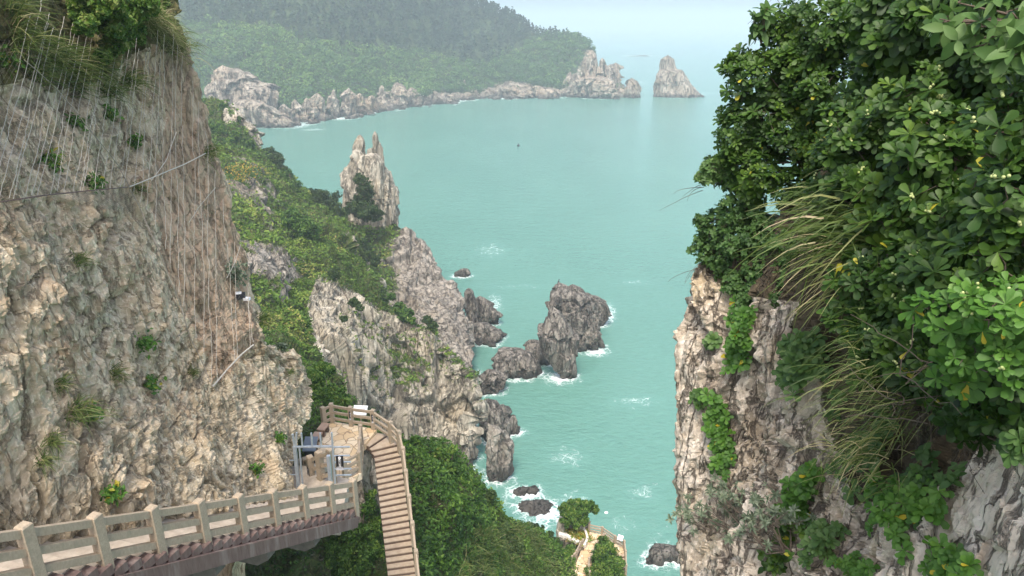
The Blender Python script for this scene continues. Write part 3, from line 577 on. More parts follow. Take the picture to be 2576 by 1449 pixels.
# hidden flight from the landing to the platform
fl = empty('stairway', (-8.3, 23, 59.3), label='short stone flight between the steel gate and the platform', cat='stairs')
for k in range(24):
    t = k / 24; m = MB(); m.box((-8.25 - 1.0 * t, 23.2 + 6.4 * t, 59.15 - 4.1 * t - .3), .275, 1.25, .3, (-.15, 1)); m.build('step', M['slab'], fl)
railing('stacked looking railing of the flight behind the steel gate', [PY(838, 1214, 21.9), PY(810, 1219, 22.3), PY(788, 1229, 22.6), PY(776, 1228, 24.2), PY(768, 1226, 25.8), PY(759, 1224, 27.4)], 1.42, .22)

# --- steel gate
gy = 21.45
def G(px, py, y=gy): return PY(px, py, y)
gate = empty('steel_gate', G(790, 1222), label='galvanised steel gate frame with spikes on top and side', cat='gate')
def gbar(p, q, r, nm): m = MB(); m.bar(p, q, r, r, (0, 1, 0)); m.build(nm, M['steel'], gate)
gbar(G(741, 1122), G(752, 1228), .11, 'gate_post'); gbar(G(753, 1126), G(762, 1226), .05, 'gate_post'); gbar(G(746, 1088), G(744, 1122), .05, 'spike'); gbar(G(736, 1092), G(741, 1122), .06, 'spike')
gbar(G(834, 1088), G(843, 1216), .055, 'gate_post'); gbar(G(826, 1146), G(832, 1216), .12, 'gate_post')
gbar(G(738, 1124.5), G(838, 1123), .06, 'cross_bar')
for x in (760, 785, 807): gbar(G(x - 2, 1089), G(x + 1, 1124), .05, 'spike')
for y, x1 in ((1125, 880), (1147, 880), (1163, 883), (1180, 884), (1196, 884)): gbar(G(838 + (y - 1125) * .07, y), G(x1, y - 1), .045, 'side_spike')
for y in (1158, 1194): gbar(G(728, y), G(743, y), .03, 'wall_tie')
# black hanging sign with emblem, four characters and a wave pattern
def plate(m, p0, p1, p2, p3, th=.02):
    p = np.array([p0, p1, p2, p3]); nn = np.cross(p[1] - p[0], p[3] - p[0]); nn /= np.linalg.norm(nn)
    if nn @ (CAM - p[0]) < 0: nn = -nn
    m.hexa(p - nn * th, p); return p, nn
sg = empty('hanging_sign', G(854, 1182, gy - .05), label='black vertical sign with white emblem and characters hung on the gate', cat='sign')
m = MB(); p, nn = plate(m, *[G(x, y, gy - .06) for x, y in ((844.5, 1147.5), (863, 1147.5), (865, 1182.5), (846, 1182.5))]); m.build('board', M['black'], sg)
def on(u, v, lift=.004): return p[0] * (1 - u) * (1 - v) + p[1] * u * (1 - v) + p[2] * u * v + p[3] * (1 - u) * v + nn * lift
m = MB(); t = np.linspace(0, 2 * math.pi, 25)[:-1]; ring = np.array([on(.5 + .2 * math.cos(a), .125 + .1 * math.sin(a)) for a in t]); m.hexa(ring, ring + nn * .003); emb = m.build('emblem', M['white'], sg)
m = MB()
for a in (0.3, 1.35, 2.4, 3.45, 4.5, 5.55):
    m.bar(on(.5, .125, .008), on(.5 + .11 * math.cos(a), .125 + .055 * math.sin(a), .008), .012, .003, nn)
m.build('emblem_mark', M['print'], sg)
fc = bpy.data.curves.new('characters', 'FONT'); fc.body = '西\n穴\n宝\n塔'; fc.size = .085; fc.align_x = 'CENTER'; fc.space_line = 1.0; fc.extrude = .001
fo = bpy.data.objects.new('characters_text', fc); COL.objects.link(fo); bpy.context.view_layer.update(); me_ = bpy.data.meshes.new_from_object(fo.evaluated_get(bpy.context.evaluated_depsgraph_get())); bpy.data.objects.remove(fo); me_.materials.clear(); me_.materials.append(M['white']); fo = link('characters', me_, sg)
from mathutils import Matrix
ex = (p[1] - p[0]) / np.linalg.norm(p[1] - p[0]); ey = np.cross(nn, ex); loc = on(.47, .34, .006) - np.array(sg.location)
fo.matrix_local = Matrix([[*r, l] for r, l in zip(np.stack([ex, ey, nn], 1).tolist(), loc.tolist())] + [[0, 0, 0, 1]])
m = MB(); m.bar(on(.66, .27), on(.68, .64), .006, .002, nn); m.build('small_print', M['print'], sg)
m = MB()
for k in range(4):
    for x0 in (.0, .5):
        aa = np.linspace(0, 1, 9); top = [on(min(1, x0 + .5 * a), .98 - .05 * k - .07 * math.sin(math.pi * a), .004 + .001 * (4 - k)) for a in aa]
        for q in range(8): m.bar(top[q], top[q + 1], .012, .002, nn)
ax_ = [on(0, .87), on(.25, .80), on(.5, .87), on(.75, .80), on(1, .87), on(1, 1), on(0, 1)]; m.hexa(np.array(ax_), np.array(ax_) + nn * .003); m.build('wave_print', M['grey_board'], sg)

# --- platform with crazy paving
Z1 = 55.0
def zq(zx, zy): return 710 + .3239 * zx, 979.8 + .3239 * zy            # enlarged-view units to photo units
def Q1(zx, zy, z=Z1): return PZ(*zq(zx, zy), z)
def slab(m, pts, z0, z1):
    P_ = np.array([[q[0], q[1], 0] for q in pts]); m.hexa(P_ + [0, 0, z0], P_ + [0, 0, z1]); return m
plat = empty('stone_platform', Q1(450, 450), label='cream crazy paved lookout platform at the head of the stairs', cat='platform')
poly1 = [PZ(x, y, Z1) for x, y in ((806, 1082), (836, 1060), (885, 1068), (948, 1080), (922, 1113), (914, 1120), (910, 1190), (868, 1212), (790, 1216), (752, 1190))]
m = MB(); slab(m, poly1[::-1], Z1 - .35, Z1); m.build('paving', M['paving'], plat)
railing('outer railing round the back of the paved platform', [Q1(328, 285), Q1(392, 256), Q1(540, 282), Q1(712, 306)], 1.16, .22, rails=(.22, .54, .86))
railing('inner railing between the paved platform and the stair well', [Q1(617, 425), Q1(612, 530), Q1(606, 640), Q1(492, 705)], 1.14, .2, rails=(.25, .56, .86))
def info(px, py, Y, w, h, label, az=0.0, post=.9):
    c = PY(px, py, Y); root = empty('info_panel', c - [0, 0, post], label=label, cat='sign', group='white tilted information panels')
    ca, sa = math.cos(az), math.sin(az); e1 = np.array([ca, sa, 0]) * w / 2; e2 = np.array([-sa * .75, ca * .75, .66]) * h / 2; nn = np.cross(e1, e2); nn /= np.linalg.norm(nn)
    m = MB(); q = np.array([c - e1 - e2, c + e1 - e2, c + e1 + e2, c - e1 + e2]); m.hexa(q - nn * .03, q); m.build('board', M['white'], root)
    m = MB()
    for u0, u1, v in ((-.7, .1, .5), (-.7, .3, .2), (-.7, 0, -.1), (-.7, .2, -.4)): m.bar(c + e1 * u0 + e2 * v + nn * .004, c + e1 * u1 + e2 * v + nn * .004, .012, .003, nn)
    m.bar(c + e1 * .35 + e2 * .4 + nn * .004, c + e1 * .7 + e2 * .3 + nn * .004, .12, .003, nn); m.build('print', M['print'], root)
    m = MB(); m.box(c - [0, 0, post], .07, .07, post - .04); m.build('post', M['granite'], root)
info(*zq(604, 160), 34.6, .78, .55, 'white tilted information panel on the back railing of the platform', -.1)
info(*zq(611, 412), 32.0, .5, .5, 'white tilted information panel on the inner platform railing', -1.0)
def post_sign(pb, label, yaw, h=1.02, pw=.2, w=.15):
    d = np.array([math.sin(yaw), -math.cos(yaw), 0]); r = np.array([math.cos(yaw), math.sin(yaw), 0]); c = pb + d * (pw / 2 + .012)
    root = empty('post_sign', c, label=label, cat='sign', group='small black plates on railing posts')
    m = MB(); q = np.array([c - r * w / 2 + [0, 0, .52], c + r * w / 2 + [0, 0, .52], c + r * w / 2 + [0, 0, .93], c - r * w / 2 + [0, 0, .93]]); m.hexa(q, q + d * .01); m.build('plate', M['black'], root)
    m = MB(); k = c + d * .014; m.hexa([k + [0, 0, .80] - r * .04, k + [0, 0, .80] + r * .04, k + [0, 0, .87]], [k + d * .002 + [0, 0, .80] - r * .04, k + d * .002 + [0, 0, .80] + r * .04, k + d * .002 + [0, 0, .87]]); m.bar(k + [0, 0, .58], k + [0, 0, .76], .02, .003, d); m.build('marking', M['print'], root)
    m = MB(); q = np.array([c - r * w / 2 + [0, 0, .42], c + r * w / 2 + [0, 0, .42], c + r * w / 2 + [0, 0, .51], c - r * w / 2 + [0, 0, .51]]); m.hexa(q, q + d * .012); m.build('wave_strip', M['grey_board'], root)
post_sign(Q1(540, 282), 'small black plate on the post left of the white panel', .1); post_sign(Q1(712, 306), 'small black plate on the corner post above the winding steps', .1); post_sign(PY(788, 1229, 22.6) + [0, 0, .05], 'small black plate on the railing post behind the steel gate', -.9, w=.2)
def bench(c0, c1, label):
    a, b = np.array(c0, float), np.array(c1, float); d = (b - a) / np.linalg.norm(b - a); root = empty('bench', (a + b) / 2, label=label, cat='bench', group='brown benches on the platform')
    m = MB(); m.bar(a + [0, 0, .42], b + [0, 0, .42], .42, .07, (0, 0, 1)); m.build('seat', M['plank'], root)
    for t in (.15, .85): m = MB(); m.box(a + (b - a) * t, .16, .34, .383, d[:2]); m.build('leg', M['riser'], root)
bench(Q1(345, 318), Q1(302, 372), 'brown stone bench nearest the back railing of the platform'); bench(Q1(290, 388), Q1(245, 455), 'brown stone bench next to the black litter bin')
bc = PZ(786, 1163, Z1); lb = empty('litter_bin', bc, label='black litter bin with a sloping blue grey lid', cat='bin')
m = MB(); m.box(bc, .55, .5, .85, (1, .1)); m.build('body', M['bin'], lb)
m = MB(); b0 = bc + [0, 0, .86]; m.hexa([b0 + [-.31, -.36, -.02], b0 + [.31, -.36, -.02], b0 + [.31, .3, .35], b0 + [-.31, .3, .35]], [b0 + [-.31, -.36, .03], b0 + [.31, -.36, .03], b0 + [.31, .3, .4], b0 + [-.31, .3, .4]]); m.build('lid', M['lid'], lb)
m = MB(); m.hexa([b0 + [-.26, -.22, 0], b0 + [.26, -.22, 0], b0 + [.26, .24, 0], b0 + [-.26, .24, 0]], [b0 + [-.26, -.22, .03], b0 + [.26, -.22, .03], b0 + [.26, .24, .30], b0 + [-.26, .24, .30]]); m.build('hood', M['bin'], lb)

# --- winding steps and the straight flight
st = empty('stairway', PZ(960, 1200, 54), label='long straight brown stairway below the platform with winding top steps', cat='stairs')
lines = [((650, 412), (735, 318)), ((676, 440), (815, 348)), ((692, 470), (908, 420)), ((714, 512), (915, 466))]; rs = .155
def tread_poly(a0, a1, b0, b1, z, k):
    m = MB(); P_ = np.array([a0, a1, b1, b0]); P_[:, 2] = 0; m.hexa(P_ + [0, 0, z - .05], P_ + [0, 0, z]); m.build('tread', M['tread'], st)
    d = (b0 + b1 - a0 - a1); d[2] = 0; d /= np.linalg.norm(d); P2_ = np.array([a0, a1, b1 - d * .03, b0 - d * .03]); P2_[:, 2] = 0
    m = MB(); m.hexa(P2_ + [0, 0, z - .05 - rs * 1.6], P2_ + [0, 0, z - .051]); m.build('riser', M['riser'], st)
edges = []
for k, (i_, o_) in enumerate(lines): edges.append((Q1(*i_, Z1 - rs * k), Q1(*o_, Z1 - rs * k)))
Ls, Rs = Q1(714, 512, Z1 - rs * 3), Q1(915, 466, Z1 - rs * 3); zE = Z1 - rs * 23
Le, Re = PZ(976, 1446, zE), PZ(1044, 1437, zE)
for k in range(1, 27): t = k / 20.0; edges.append((Ls + (Le - Ls) * t, Rs + (Re - Rs) * t))
for k in range(len(edges) - 1):
    (a0, a1), (b0, b1) = edges[k], edges[k + 1]
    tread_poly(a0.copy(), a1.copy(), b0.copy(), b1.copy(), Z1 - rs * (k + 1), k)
def along(t): q = Rs + (Re - Rs) * t; q = q + np.array([.1, 0, 0]); q[2] = Z1 - rs * (3.5 + t * 20); return q
pd = Q1(712, 306)
railing('railing down the outer side of the long brown stairway', [Q1(848, 398, Z1 - .2), Q1(914, 470, Z1 - .42)] + [along(t) for t in (.14, .34, .55, .765, .98, 1.2)], 1.14, .2, rails=(.28, .58, .88), rw=.08, rh=.11)
railing('short railing joining the platform corner to the stair railing', [pd, Q1(848, 398, Z1 - .2)], 1.14, .2, rails=(.22, .54, .86), skip=(0, 1))
def block(name, pts, z0, z1, seed, label, cat, mat, amp=.5, batter=.12, top=True, kind=None, veg=0.0, fr=1.0):
    """rock mass under a level, its plan outline given in world xy"""
    p = np.array([[q[0], q[1]] for q in pts]); p = np.concatenate([p, p[:1]]); L = np.concatenate([[0], np.cumsum(np.linalg.norm(np.diff(p, axis=0), axis=1))])
    nu, nv = 150, 70; s = np.linspace(0, L[-1], nu, endpoint=False); xy = np.stack([np.interp(s, L, p[:, 0]), np.interp(s, L, p[:, 1])], 1); c = xy.mean(0)
    n2 = xy - c; n2 /= np.linalg.norm(n2, axis=1)[:, None]; z = np.linspace(z1, z0, nv)
    V = np.concatenate([xy[None] + n2[None] * ((z1 - z) * batter)[:, None, None], np.broadcast_to(z[:, None, None], (nv, nu, 1))], 2).reshape(-1, 3)
    n = np.concatenate([np.tile(n2, (nv, 1)), np.zeros((nv * nu, 1))], 1)
    w = V * np.array([1, 1, .4]) * fr; d = amp * (.9 * facet(w * .35, seed) + .5 * facet(w * .9, seed + 7) + .25 * facet(w * 2.2, seed + 14) + .2 * fbm(w * .7, 3, seed + 20)) - amp * .6
    V = V + n * d[:, None]; V = np.concatenate([V, [[c[0], c[1], z1]]]); j = np.arange(nu)
    o = mk(name, V, [gridf(nv, nu, True)[:, ::-1], np.stack([j, (j + 1) % nu, np.full(nu, nv * nu)], 1)], M[mat], attrs={'veg': np.full(len(V), veg)})
    return tag(o, label, cat, kind=kind)
block('rock_buttress', poly1, 47, Z1 - .36, 700, 'rock buttress holding up the paved platform', 'rock', 'soil', .35, .1, veg=.35)
pts = [PZ(*zq(x, y), Z1 - .5) for x, y in ((655, 448), (690, 520), (712, 600), (690, 640), (665, 560), (648, 480))]
V, Q, T = loft([(1124, 926, 934), (1145, 930, 944), (1172, 936, 950), (1190, 932, 952)], 31.9, .5, 711, amp=.6, nv=40, nu=40)
tag(mk('white_rock', V, [Q, T], M['pale']), 'narrow white rock between the inner railing and the stairway', 'rock')
# little camera box on the cliff edge
cb = SL.at([606], [746])[0][0] + np.array([.1, -.15, 0]); cr_ = empty('lamp_box', cb, label='small black and white box fixed to the cliff edge under the net', cat='lamp')
m = MB(); m.box(cb, .32, .22, .2, (1, .3)); m.build('body', M['bin'], cr_); m = MB(); m.box(cb + [-.05, -.02, .201], .2, .2, .03, (1, .3)); m.build('cover', M['white'], cr_); m = MB(); m.box(cb + [.22, -.03, -.04], .2, .16, .09, (1, -.2)); m.build('bracket', M['white'], cr_)

# --- lower platform above the water
Z2 = 25.5
def z3(zx, zy): return 1349 + .1573 * zx, 1221.2 + .1573 * zy
def Q3(zx, zy, z=Z2): return PZ(*z3(zx, zy), z)
lp = empty('stone_platform', Q3(950, 850), label='small tan paved lookout platform low above the sea', cat='platform')
m = MB(); slab(m, [Q3(*q) for q in ((820, 925), (1000, 935), (1225, 1040), (1250, 1110), (1415, 1060), (1400, 990), (1240, 920), (1050, 780), (835, 735))], Z2 - .3, Z2); m.build('paving', M['paving'], lp)
for k, (zz, q) in enumerate([(Z2 - .15, ((765, 1020), (940, 1050), (960, 926), (815, 916))), (Z2 - .3, ((640, 1235), (880, 1255), (905, 1060), (720, 1035))), (Z2 - .45, ((540, 1420), (860, 1430), (860, 1265), (590, 1240))), (Z2 - .6, ((500, 1640), (860, 1640), (860, 1440), (540, 1420)))]):
    m = MB(); slab(m, [Q3(*c_, zz) for c_ in q], zz - .4, zz); m.build('path_slab', M['paving'], lp)
for k in range(7):
    zz = Z2 - .16 * (k + 1); y0 = 1075 + 62 * k
    m = MB(); slab(m, [Q3(1300 + k * 12, y0 + 68, zz), Q3(1428 + k * 2, y0 + 60, zz), Q3(1420 + k * 2, y0, zz), Q3(1280 + k * 12, y0 + 5, zz)], zz - .3, zz - .05); m.build('riser', M['riser'], lp)
    m = MB(); slab(m, [Q3(1300 + k * 12, y0 + 62, zz), Q3(1428 + k * 2, y0 + 54, zz), Q3(1420 + k * 2, y0, zz), Q3(1280 + k * 12, y0 + 5, zz)], zz - .048, zz); m.build('tread', M['tread'], lp)
kw = dict(h=1.05, pw=.2, rw=.1, rh=.12)
railing('seaward railing curving round the low platform', [Q3(845, 745), Q3(1053, 790), Q3(1255, 930), Q3(1400, 1010), Q3(1425, 1170, Z2 - .3), Q3(1432, 1395, Z2 - .8)], **kw)
railing('left railing zigzagging down the path to the low platform', [Q3(745, 990, Z2 - .2), Q3(700, 1030, Z2 - .3), Q3(640, 1170, Z2 - .35), Q3(608, 1220, Z2 - .4), Q3(572, 1260, Z2 - .45), Q3(525, 1420, Z2 - .6)], **kw)
railing('right railing between the path and the round green bush', [Q3(1095, 900), Q3(1075, 900), Q3(955, 1040, Z2 - .15), Q3(895, 1170, Z2 - .3), Q3(880, 1230, Z2 - .4), Q3(840, 1290, Z2 - .5), Q3(835, 1400, Z2 - .6), Q3(850, 1500, Z2 - .7)], **kw)
info(*z3(1345, 835), 58.6, .55, .5, 'white tilted information panel on the low platform railing', -.5)
block('rock_buttress', [Q3(*q, 24) for q in ((500, 1700), (500, 1400), (640, 1080), (800, 880), (830, 700), (1060, 760), (1250, 890), (1420, 980), (1450, 1300), (1460, 1700))], -2, 24.3, 720, 'rock stack carrying the low platform', 'rock', 'grey', .6, .05, veg=.1)
block('rock_buttress', [Q3(*q, 25.6) for q in ((345, 900), (345, 640), (520, 660), (745, 700), (805, 800), (790, 905), (660, 915), (480, 860))], 2, 25.6, 730, 'pale rock block with a planted top beside the low path', 'rock', 'grey', .45, .02)
block('rock_buttress', [Q3(*q, 26.8) for q in ((345, 330), (600, 250), (830, 420), (860, 600), (620, 620), (370, 590))], 2, 26.8, 740, 'rock stump below the windblown tree', 'rock', 'grey', .5, .02)
def wall(name, pts, h, w, label, mat='slab', cat='wall', grp=None):
    P_ = np.array(pts, float); m = MB()
    for a, b in zip(P_[:-1], P_[1:]):
        u = (b - a) / np.linalg.norm(b - a) * w * .3; m.bar(a - u + [0, 0, h / 2], b + u + [0, 0, h / 2 + .003], w, h, (0, 0, 1))
    return tag(m.build(name, M[mat]), label, cat, grp)
M['whitestone'] = plain_mat('white_rubble', (.55, .50, .43), (.78, .74, .67), 3, .9, bump=.4, bd=.05)
wall('planter_wall', [Q3(510, 640, 25.65), Q3(580, 665, 25.65), Q3(660, 665, 25.65), Q3(735, 680, 25.65)], .35, .35, 'white rubble wall between the tree and the yellow bed', 'whitestone')
wall('planter_wall', [Q3(745, 720, 25.65), Q3(790, 790, 25.6), Q3(815, 870, 25.55), Q3(800, 940, 25.5), Q3(770, 1000, 25.4)], .45, .22, 'curved white kerb wall round the yellow flower bed', 'whitestone')
wall('planter_wall', [Q3(380, 805, 25.65), Q3(470, 820, 25.65), Q3(560, 870, 25.65), Q3(660, 925, 25.6)], .3, .4, 'rough pale wall along the front of the yellow flower bed', 'whitestone')
# swimmer-size things on the water
def small(name, P_, parts, label, cat):
    root = empty(name, P_, label=label, cat=cat)
    for nm, c, r, mat in parts:
        V, Fc = lump(np.array(P_) + np.array(c), r, 5, .0); V = V; mk(nm, V, Fc, M[mat], root, smooth=True)
b_ = PZ(1304, 368, 0.0); small('buoy', b_, [('float', (0, 0, .5), (.9, .9, .8), 'bin'), ('mast', (.1, 0, 1.2), (.25, .25, .9), 'bin')], 'tiny dark buoy alone on the open bay', 'buoy')
b_ = PZ(1525, 1291, 0.0); small('float', b_, [('body', (0, 0, .1), (.32, .22, .2), 'white')], 'tiny white float on the water beside the small tree', 'float')
b_ = PY(1405, 713, 166.6)
root = empty('cormorant', b_, label='black cormorant perched on the crest of the largest island', cat='bird')
m = MB(); m.tube([b_ + [0, 0, -.2], b_ + [0, 0, .05], b_ + [0, 0, .45], b_ + [.05, 0, .75], b_ + [.0, 0, .98], b_ + [.18, 0, 1.05], b_ + [.4, 0, 1.0]], [.06, .17, .24, .12, .08, .09, .02], 8); m.tube([b_ + [-.05, 0, .3], b_ + [-.3, 0, -.1]], [.12, .05], 6); m.build('body', M['bin'], root)
# the two wires above the right shrubs
for a, b, lab in (((1897, 44), (1950, -12), 'thin grey wire rising right above the evergreen shrub'), ((1948, -14), (1972, 22), 'thin grey wire falling right above the evergreen shrub')):
    m = MB(); pa, pb = PY(*a, 11.5), PY(*b, 11.5); d = pb - pa; pa = pa - d * .3; pb = pb + d * .3; pm = (pa + pb) / 2 - [0, 0, .01]; m.tube([pa, pm, pb], .006, 5); tag(m.build('wire', M['steel']), lab, 'wire', 'overhead wires')
# --- rockfall net on the left cliff
M['rope'] = plain_mat('pale_rope', (.42, .38, .32), (.58, .54, .46), 10, .8, bump=.1)
M['mesh'] = plain_mat('grey_wire', (.27, .23, .18), (.38, .33, .27), 10, .6, bump=.0)
net = empty('rockfall_net', SL.at([300], [300])[0][0], label='rockfall net of pale ropes and wire over the left cliff', cat='net')
# smooth net surface: the cliff's own distance, a hand's breadth proud of it
gr = 26; gx = np.arange(-60, 900, gr); gy_ = np.arange(-60, 1100, gr); DG = np.full((len(gy_), len(gx)), 99.0)
ok = SL.py < 1100; dep = (SL.V - CAM) @ FWD
ii = np.clip(((SL.py - gy_[0]) / gr + .5).astype(int), 0, len(gy_) - 1)[ok]; jj = np.clip(((SL.px - gx[0]) / gr + .5).astype(int), 0, len(gx) - 1)[ok]
np.minimum.at(DG, (ii, jj), dep[ok])
for _ in range(3):
    pad = np.pad(DG, 1, mode='edge'); nb = np.stack([pad[1 + a:1 + a + DG.shape[0], 1 + b:1 + b + DG.shape[1]] for a in (-1, 0, 1) for b in (-1, 0, 1)]); mn = nb.min(0); DG = np.where(DG > 90, mn, DG)
pad = np.pad(DG, 1, mode='edge'); nb = np.stack([pad[1 + a:1 + a + DG.shape[0], 1 + b:1 + b + DG.shape[1]] for a in (-1, 0, 1) for b in (-1, 0, 1)]); DG = .45 * nb.min(0) + .55 * nb.mean(0)
def NP(px, py, off=.1):
    px, py = np.asarray(px, float), np.asarray(py, float); fx = np.clip((px - gx[0]) / gr, 0, len(gx) - 1.001); fy = np.clip((py - gy_[0]) / gr, 0, len(gy_) - 1.001); a = fx.astype(int); b = fy.astype(int); u = fx - a; v = fy - b
    d = DG[b, a] * (1 - u) * (1 - v) + DG[b, a + 1] * u * (1 - v) + DG[b + 1, a] * (1 - u) * v + DG[b + 1, a + 1] * u * v - off
    return CAM + ray(px, py) * d[..., None]
edge = np.array([(r[0], r[2]) for r in LEFT_ROWS]); redge = lambda y: np.interp(y, edge[:, 0], edge[:, 1]) - 3
lowx = np.array([(-60, 520), (0, 508), (120, 492), (240, 482), (330, 472), (370, 540), (420, 640), (460, 770), (500, 880), (535, 975), (570, 940), (640, 868), (690, 840)]); low = lambda x: np.interp(x, lowx[:, 0], lowx[:, 1])
nt = 0; ropes = []
for x0 in list(np.arange(-40, 640, 19.5)):
    lean = np.interp(x0, [0, 250, 420, 640], [-.27, -.17, -.03, .06]); ys = np.arange(-40, 1000, 9.0); rr = np.random.default_rng(int(x0 + 900))
    xs = x0 + (ys - 500) * lean * (1 if x0 < 330 else 1) + np.cumsum(rr.normal(0, .5, len(ys))); jog = np.cumsum((rr.random(len(ys)) < .13) * rr.choice([3, 2.2, -1], len(ys))) ; xs = xs + jog - jog.mean()
    top = np.interp(x0, [-40, 120, 250, 330, 420, 520, 640], [10, 60, 120, 120, 80, 150, 450]) + rr.uniform(-30, 30)
    keep = (xs < redge(ys)) & (ys < low(xs)) & (ys > top)
    ids = np.where(keep)[0]
    if len(ids) < 6: continue
    m = MB(); m.tube(NP(xs[ids], ys[ids], .14), .0075 if x0 > 300 else .006, 4); m.build('vertical_rope', M['rope'], net); nt += 1
def rope(pts, r, nm='edge_cable', mat='rope', off=.17):
    p = np.array(pts, float); L = np.concatenate([[0], np.cumsum(np.hypot(*np.diff(p, axis=0).T))]); s = np.arange(0, L[-1], 7.0); rr = np.random.default_rng(len(pts)); X_, Y_ = np.interp(s, L, p[:, 0]), np.interp(s, L, p[:, 1]); X_ = X_ + np.sin(s / 23) * 1.0
    m = MB(); m.tube(NP(X_, Y_, off), r, 5); m.build(nm, M[mat], net)
rope([(0, 508), (120, 490), (240, 478), (325, 470)], .015, mat='pinkbeam'); rope([(325, 470), (400, 440), (460, 415), (518, 385)], .018); rope([(325, 475), (350, 520), (395, 620), (440, 730), (480, 850), (535, 972)], .013, mat='mesh'); rope([(535, 972), (570, 930), (610, 890), (640, 865)], .024)
rope([(380, 455), (420, 400), (445, 330)], .010); rope([(60, 150), (140, 220), (230, 330), (300, 420), (330, 475)], .011, mat='mesh'); rope([(475, 560), (500, 520), (545, 470)], .008); rope([(570, 700), (590, 660), (608, 610)], .009)
m = MB()
for sl_ in (1, -1):
    for c0 in np.arange(-700, 1500, 13.0):
        ys = np.arange(60, 960, 13.0); xs = c0 + sl_ * ys * 1.05 * .55 + (0 if sl_ > 0 else 160)
        top = np.interp(xs, [-40, 120, 250, 330, 420, 520, 640], [60, 150, 200, 190, 100, 170, 450]); keep = (xs > -30) & (xs < redge(ys)) & (ys < low(xs)) & (ys > top); ids = np.where(keep)[0]
        if len(ids) > 3: m.tube(NP(xs[ids], ys[ids], .12), .0014, 3)
m.build('wire_mesh', M['mesh'], net)
m = MB()
for sl_ in (1, -1):
    for c0 in np.arange(-300, 1000, 7.0):
        ys = np.arange(478, 545, 6.0); xs = c0 + sl_ * (ys - 480) * 1.4; keep = (xs > 140) & (xs < 345) & (ys > np.interp(xs, [140, 240, 345], [490, 478, 468])) & (ys < np.interp(xs, [140, 240, 330, 345], [492, 522, 545, 540])); ids = np.where(keep)[0]
        if len(ids) > 3: m.tube(NP(xs[ids], ys[ids], .2), .004, 3)
m.build('folded_mesh', M['mesh'], net)
# ---------------------------------------------------------------- plants
def norm(a): return a / (np.linalg.norm(a, axis=-1)[..., None] + 1e-9)
def rdir(r, n): return norm(r.normal(size=(n, 3)))
M['leaf_mid'] = leaf_mat('bush_leaves', [(0, (.014, .040, .008)), (.35, (.044, .105, .015)), (.65, (.098, .185, .026)), (.9, (.18, .265, .045)), (1, (.24, .27, .08))], .55, .3)
M['leaf_dark'] = leaf_mat('dark_pine_leaves', [(0, (.012, .028, .007)), (.5, (.034, .066, .014)), (1, (.085, .125, .028))], .6, .2)
M['leaf_gloss'] = leaf_mat('glossy_evergreen_leaves', [(0, (.010, .028, .006)), (.35, (.032, .077, .012)), (.62, (.068, .135, .017)), (.9, (.135, .215, .026)), (1, (.36, .33, .03))], .5, .3, .3)
M['leaf_fresh'] = leaf_mat('fresh_green_leaves', [(0, (.03, .085, .012)), (.5, (.075, .18, .024)), (.9, (.14, .27, .045)), (1, (.42, .34, .03))], .5, .3, .3)
M['leaf_soft'] = leaf_mat('soft_broad_leaves', [(0, (.03, .075, .018)), (.5, (.075, .15, .035)), (1, (.16, .25, .075))], .55, .3)
M['leaf_grey'] = leaf_mat('silver_green_leaves', [(0, (.07, .10, .06)), (.6, (.15, .19, .12)), (1, (.26, .30, .21))], .7, .2)
M['cover'] = leaf_mat('ground_cover', [(0, (.024, .045, .007)), (.3, (.064, .125, .016)), (.55, (.125, .21, .028)), (.78, (.20, .27, .045)), (1, (.33, .28, .10))], .65, .25)
M['grass'] = leaf_mat('grass_blades', [(0, (.045, .08, .018)), (.4, (.115, .165, .042)), (.7, (.23, .24, .09)), (1, (.48, .39, .24))], .55, .3)
M['pine'] = leaf_mat('far_pine', [(0, (.014, .030, .016)), (.6, (.032, .060, .030)), (1, (.06, .098, .042))], .8, .15)
M['scrub'] = leaf_mat('far_scrub', [(0, (.03, .07, .018)), (.5, (.075, .155, .035)), (1, (.17, .26, .06))], .8, .2)
M['bark'] = plain_mat('twig_bark', (.075, .055, .04), (.14, .11, .08), 20, .9, bump=.3)
M['bark_pale'] = plain_mat('grey_twig_bark', (.16, .13, .10), (.28, .24, .20), 20, .9, bump=.3)
M['berry'] = plain_mat('green_berries', (.30, .36, .12), (.42, .46, .20), 9, .45, bump=.0)

